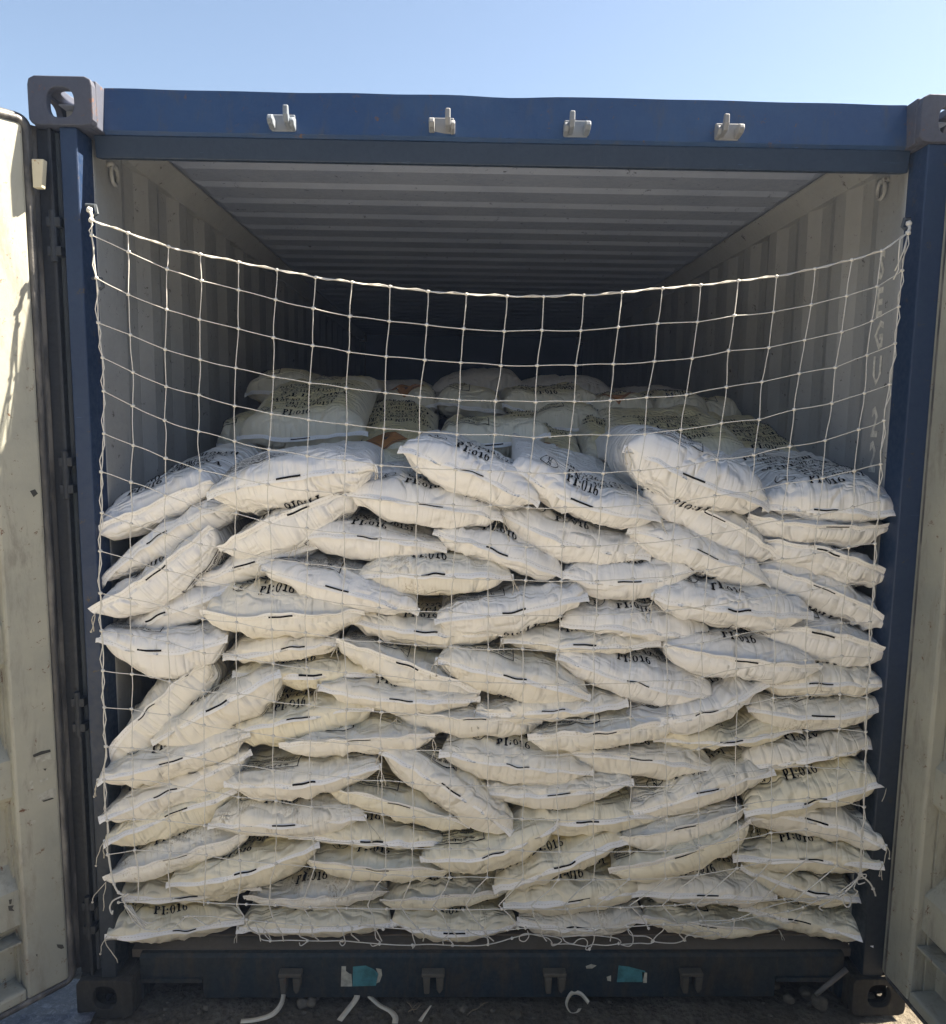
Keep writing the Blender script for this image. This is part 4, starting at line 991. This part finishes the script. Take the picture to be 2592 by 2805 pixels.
# ------------------------------------------------------------------ doors
def door(side):
    """closed-form door panel; local x runs from hinge to free edge, local -y is the inner face"""
    root = empty('container_door_dummy'); 
    return root
def build_door(side, hinge, ang):
    # local: x from hinge outwards, y = thickness (inner face at y=0, outer at .05), z up
    WD, Z0, Z1, T = 1.165, .135, 2.473, .045
    piv = empty('door'); piv.parent = box
    ca, sa = math.cos(ang), math.sin(ang)
    def P(x, y, z):
        # direction along door
        dx = np.array([side*math.sin(ang), -math.cos(ang)]); nx = np.array([side*math.cos(ang), math.sin(ang)])
        return (hinge[0]+dx[0]*x+nx[0]*y, hinge[1]+dx[1]*x+nx[1]*y, z)
    def boxl(b, x0, x1, y0, y1, z0, z1):
        b.add([P(x0,y0,z0),P(x1,y0,z0),P(x1,y1,z0),P(x0,y1,z0),P(x0,y0,z1),P(x1,y0,z1),P(x1,y1,z1),P(x0,y1,z1)],
              [(0,3,2,1),(4,5,6,7),(0,1,5,4),(1,2,6,5),(2,3,7,6),(3,0,4,7)])
    fw = .112 if side < 0 else .100
    b = MB()
    boxl(b, 0 if side < 0 else -.025, fw, 0, T, Z0, Z1); boxl(b, WD-fw, WD, 0, T, Z0, Z1); boxl(b, fw, WD-fw, 0, .082, Z1-.12, Z1); boxl(b, fw, WD-fw, .0, .082, Z0, Z0+.035)
    b.build('door_frame', M['cream'], piv, bevel=.008)
    # recessed sheet with horizontal corrugations
    zs = []; prof = [(.0, .052), (.10, .052)]; z = .10; top = Z1-.12-(Z0+.035)
    prof = [(0, .075), (.13, .075)]; z = .13
    while z < top-.30:
        prof += [(z+.055, .022), (z+.055+.10, .022), (z+.21, .075), (z+.21+.16, .075)]; z += .37
    prof.append((top, .075))
    vs = []; xs_ = [fw-.002, fw+.018, fw+.3, WD-fw-.018, WD-fw+.002]
    for (zz, d) in prof:
        for x in xs_: vs.append(P(x, min(d, .04) if False else d, Z0+.035+zz))
    nx_ = len(xs_); fs = [(i*nx_+j, i*nx_+j+1, (i+1)*nx_+j+1, (i+1)*nx_+j) for i in range(len(prof)-1) for j in range(nx_-1)]
    o = mesh_obj('corrugated_panel', vs, fs, M['cream'], piv); m_ = o.modifiers.new('s', 'SOLIDIFY'); m_.thickness = .003
    b = MB()
    for x0 in (fw-.004, WD-fw-.004): boxl(b, x0, x0+.008, T-.002, .082, Z0+.02, Z1-.02)
    b.build('stiffener', M['cream'], piv)
    b = MB(); boxl(b, fw+.003, WD-fw-.003, .012, .074, Z0+.170-.004, Z0+.170+.002); b.build('lower_ledge', M['cream'], piv)
    # rubber gasket round the rim
    b = MB()
    def gpath(inset, y, r):
        pts = []; e = -.012+inset
        for (x, z, a0) in ((e+.05, Z1-e-.05, 90),): pass
        rc = .024
        cs = [((e+rc, Z1-e-rc), 90, 180), ((e+rc, Z0+e+rc), 180, 270), ((WD-e-rc, Z0+e+rc), 270, 360), ((WD-e-rc, Z1-e-rc), 0, 90)]
        for (c, a0, a1) in cs:
            for k in range(7):
                a = R(a0+(a1-a0)*k/6); pts.append(P(c[0]+rc*math.cos(a), y, c[1]+rc*math.sin(a)))
        pts.append(pts[0]); return pts
    rg = .010 if side < 0 else .006
    b.tube(gpath(.004 if side < 0 else .006, .004, .013), rg, 8, False); b.tube(gpath(-.006 if side < 0 else .002, .020, .012), rg, 8, False)
    b.build('gasket', M['rubber'], piv, True)
    if side < 0:
        b = MB(); boxl(b, -.058, -.002, .026, .030, Z0, Z1+.008); b.build('gasket_flap', M['rubber'], piv)
    b = MB()
    for z_ in (.34, .95, 1.62, 2.24): boxl(b, -.040, .06, T, T+.010, z_-.05, z_-.02+.01)
    b.build('hinge_leaf', M['hinge'], piv, bevel=.002)
    b = MB()
    for x in (.28, .78):
        b.tube([P(x, .108, Z0-.02), P(x, .108, Z1+.02)], .017, 10)
    b.build('locking_bar', M['keeper'], piv, True)
    return piv
dl = build_door(-1, (-1.228, -.012), R(41)); dl['label'] = 'left door, cream inside, folded well outwards'
dr = build_door(1, (1.146, -.010), R(4)); dr['label'] = 'right door, cream inside, standing straight out'
# bits at the left hinge: small cream plate
b = MB(); p = unY(112, 440, -.005); p2 = unY(120, 518, -.005); b.prism([(p[0]-.016, p2[2]), (p[0]+.006, p2[2]), (p[0]+.014, p[2]), (p[0]-.016, p[2])], 'y', -.02, .0); b.build('hinge_plate', M['cream_plate'], box, bevel=.002)
# paint patches on the doors / marks
# stencil on the right wall
def stencil(ch, px, py, h, wf=.62):
    V, F = font_mesh([ch], 1.0, 1.0); V = V-V.min(0); V = V/V[:, 1].max(); w = V[:, 0].max()
    p = unX(px, py, 1.1165); vs = [(1.1160, p[1]-(v[0]-w/2)*h*wf, p[2]+(v[1]-.5)*h) for v in V]
    mesh_obj('stencil_lettering', vs, F, M['stencil'], box)
for ch, px, py, h in (('S', 2417, 725, .088), ('E', 2411, 828, .086), ('G', 2408, 918, .086), ('U', 2403, 1016, .088), ('2', 2397, 1155, .092), ('2', 2391, 1250, .095)): stencil(ch, px, py, h)

# ------------------------------------------------------------------ litter on the ground
def strap(name, pts, w, lab):
    """thin band standing/twisting; pts: (srcx, srcy, height, twist)"""
    P = [unZ(x, y, .0)+np.array([0, 0, z]) for x, y, z, _ in pts]; tw = [q[3] for q in pts]
    out = []; tws = []
    for i in range(len(P)-1):
        p0, p1, p2, p3 = P[max(i-1, 0)], P[i], P[i+1], P[min(i+2, len(P)-1)]
        for k in range(6):
            t = k/6; out.append(.5*((2*p1)+(-p0+p2)*t+(2*p0-5*p1+4*p2-p3)*t*t+(-p0+3*p1-3*p2+p3)*t**3)); tws.append(tw[i]*(1-t)+tw[i+1]*t)
    out.append(P[-1]); tws.append(tw[-1]); vs = []
    for i, p in enumerate(out):
        d = out[min(i+1, len(out)-1)]-out[max(i-1, 0)]; d /= np.linalg.norm(d)+1e-9
        sd_ = np.cross(d, (0, 0, 1.0)); sd_ /= np.linalg.norm(sd_)+1e-9; upv = np.cross(sd_, d)
        a = tws[i]; v = sd_*math.cos(a)+upv*math.sin(a); vs += [p-v*w/2, p+v*w/2]
    fs = [(2*i, 2*i+1, 2*i+3, 2*i+2) for i in range(len(out)-1)]
    o = mesh_obj(name, vs, fs, M['strap'], None, True); m_ = o.modifiers.new('s', 'SOLIDIFY'); m_.thickness = .0012
    tag(o, lab, 'strap', 'cut packing straps on the ground'); return o
strap('packing_strap', [(772,2728,.03,.2),(778,2745,.03,.6),(770,2765,.015,.8),(745,2790,.012,.5),(700,2802,.01,.2),(660,2806,.01,.1)], .014, 'cream strap curl under the left bottom lock keeper, leftmost on the ground')
strap('packing_strap', [(945,2732,.03,.9),(962,2728,.035,.5),(978,2735,.03,.2),(976,2752,.02,.1),(950,2780,.012,.0),(930,2804,.01,0)], .017, 'hook-shaped cream strap on the dirt below the left teal sticker')
strap('packing_strap', [(1012,2745,.02,.3),(1040,2765,.014,.2),(1070,2780,.012,.1),(1083,2795,.01,.0),(1082,2812,.01,0)], .017, 'straight bent cream strap right of the hook-shaped one')
strap('packing_strap', [(1150,2806,.01,.3),(1165,2792,.02,.5),(1180,2780,.03,.8)], .014, 'short dull strap end at the bottom edge of the picture')
strap('packing_strap', [(1612,2764,.02,1.2),(1590,2748,.03,1.3),(1566,2746,.03,1.2),(1552,2765,.02,1.0),(1562,2785,.015,.7),(1580,2785,.015,.6),(1588,2775,.015,.5)], .012, 'small curled cream strap ring right of centre')
rnd = random.Random(9)
for k, (px, py, r, lab) in enumerate(((1415, 2782, .016, 'rounded brown stone near the curled strap'), (830, 2752, .018, 'pale earthy clod left of the hook-shaped strap'), (852, 2748, .016, 'earthy clod touching the pale clod'), (565, 2762, .010, 'small tan stone below the left fork pocket'), (1270, 2768, .012, 'small stone behind the twigs'), (2210, 2725, .022, 'grey lump of rubble under the right fork pocket'), (2245, 2752, .026, 'larger rubble lump in front of the right fork pocket'), (2160, 2740, .018, 'rubble lump left of the other two'), (2120, 2700, .02, 'dirt clod inside the right fork pocket'))):
    p = unZ(px, py, .0); b = MB(); V = []; F = []
    n1, n2 = 12, 8
    for i in range(n2+1):
        for j in range(n1):
            th, ph = math.pi*i/n2, 2*math.pi*j/n1; V.append(np.array([math.sin(th)*math.cos(ph), math.sin(th)*math.sin(ph), math.cos(th)*.7]))
    V = np.array(V); nn = vnoise(V*1.8+k*7, 60)*.28+vnoise(V*4+k*3, 61)*.14; V = V*(1+nn[:, None])*r+p+np.array([0, 0, r*.25])
    F = [(i*n1+j, i*n1+(j+1) % n1, (i+1)*n1+(j+1) % n1, (i+1)*n1+j) for i in range(n2) for j in range(n1)]
    tag(mesh_obj('stone', V, F, M['stone'], None, True), lab, 'stone')
for k, (pts, lab) in enumerate((([(1280,2780),(1310,2762),(1338,2745)], 'longest dry twig, on the dirt right of centre'), ([(1115,2745),(1130,2762),(1135,2775)], 'forked dry twig beneath the middle sill'), ([(1118,2772),(1140,2765),(1158,2750)], 'thin twig crossing the forked one'))):
    b = MB(); P = [unZ(x, y, .006) for x, y in pts]; b.tube([P[0], (P[0]+P[1])/2+np.array([0, 0, .004]), P[1], (P[1]+P[2])/2+np.array([0, 0, .005]), P[2]], [.002, .002, .0018, .0015, .001], 5)
    b.tube([P[1], P[1]+np.array([.018, .012, .01])], [.0012, .0007], 4)
    tag(b.build('twig', M['twig'], None, True), lab, 'twig', 'dry twigs')
b = MB(); p, q_ = unY(2235, 2725, -.03), unY(2320, 2655, -.01); b.tube([p, q_], [.006, .008], 6); tag(b.build('stick', flat_mat('grey_stick', (.10, .10, .10), .8), None, True), 'grey stick leaning on the right bottom corner casting', 'stick')
# crinkled sheet at the left
n1 = 60; V = []
for i in range(n1+1):
    for j in range(n1+1):
        x = -2.4+1.25*i/n1; y = -.9+1.05*j/n1; V.append((x, y, .012))
V = np.array(V); V[:, 2] += .010*vnoise(V*np.array([9, 9, 1]), 71)+.006*np.abs(vnoise(V*np.array([34, 20, 1]), 72))
V[:, 0] += .02*vnoise(V*np.array([0, 12, 1]), 73)
F = [(i*(n1+1)+j, (i+1)*(n1+1)+j, (i+1)*(n1+1)+j+1, i*(n1+1)+j+1) for i in range(n1) for j in range(n1)]
o = mesh_obj('ground_sheet', V, F, M['sheet'], None, True); m_ = o.modifiers.new('s', 'SOLIDIFY'); m_.thickness = .002
tag(o, 'blue-grey crinkled sheet on the ground under the left door', 'sheet')

# unseen dark wall added behind the camera to cut low sky light
b = MB(); b.box(-18, 18, -10.4, -10.0, -.3, 5.4)
for k in range(36): b.box(-17.9+k, -17.4+k, -10.0, -9.9, 0, 5.3)
o = b.build('sky_block_wall', flat_mat('sky_block_paint', (.06, .065, .07), .8)); o['kind'] = 'structure'

# thin blue haze added to imitate lens glare and lift interior blacks
b = MB(); b.box(-430, 430, -430, 430, -1.1, 5.7)
hz = NT('added_haze_mat'); hz.t.nodes.remove(hz.b); vol = hz.n('ShaderNodeVolumePrincipled')
vol.inputs['Color'].default_value = (.45, .62, 1.0, 1); vol.inputs['Density'].default_value = .0033; vol.inputs['Anisotropy'].default_value = 0.2
hz.l(vol.outputs[0], [n for n in hz.t.nodes if n.type == 'OUTPUT_MATERIAL'][0].inputs['Volume'])
o = b.build('added_haze', hz.m); o['kind'] = 'stuff'

# worn sticker remains and dark scuffs on the left door border
def on_left_door(sx, sy, off):
    ang = R(41); nx = np.array([-math.cos(ang), math.sin(ang), 0.]); p0 = np.array([-1.228, -.012, 0.])-nx*off
    d = FWD + RT*(sx-W0/2)/FPX - UP*(sy-H0/2)/FPX
    return CAM + d*(((p0-CAM)@nx)/(d@nx))
def door_patch(polyg, mat, name):
    V = [on_left_door(x, y, .0012) for x, y in polyg]; o = mesh_obj(name, V, [tuple(range(len(V)))], mat, dl)
scuff_dark = flat_mat('dark_scuff', (.04, .04, .035), .9); scuff_pale = flat_mat('pale_paper_remains', (.40, .40, .35), .8, .3, 80)
for pg in ([(90,2068),(112,2058),(138,2053),(139,2060),(115,2067),(92,2075)], [(118,2106),(128,2105),(124,2112)], [(112,2192),(140,2183),(148,2188),(120,2197)], [(155,2587),(172,2588),(176,2597),(168,2600),(158,2596)], [(98,2615),(103,2614),(102,2622)], [(24,2465),(33,2463),(31,2476),(26,2478)], [(22,2482),(38,2480),(34,2489),(40,2496),(24,2495)], [(82,1345),(96,1340),(104,1352),(92,1362)]): door_patch(pg, scuff_dark, 'scuff')
for pg in ([(96,2077),(138,2065),(142,2080),(100,2090)], [(102,2180),(142,2158),(152,2160),(154,2182),(106,2197)], [(80,2140),(90,2138),(92,2160),(84,2162)], [(82,2250),(98,2246),(96,2256),(84,2259)], [(108,2138),(130,2130),(132,2136),(110,2144)]): door_patch(pg, scuff_pale, 'paper_remains')
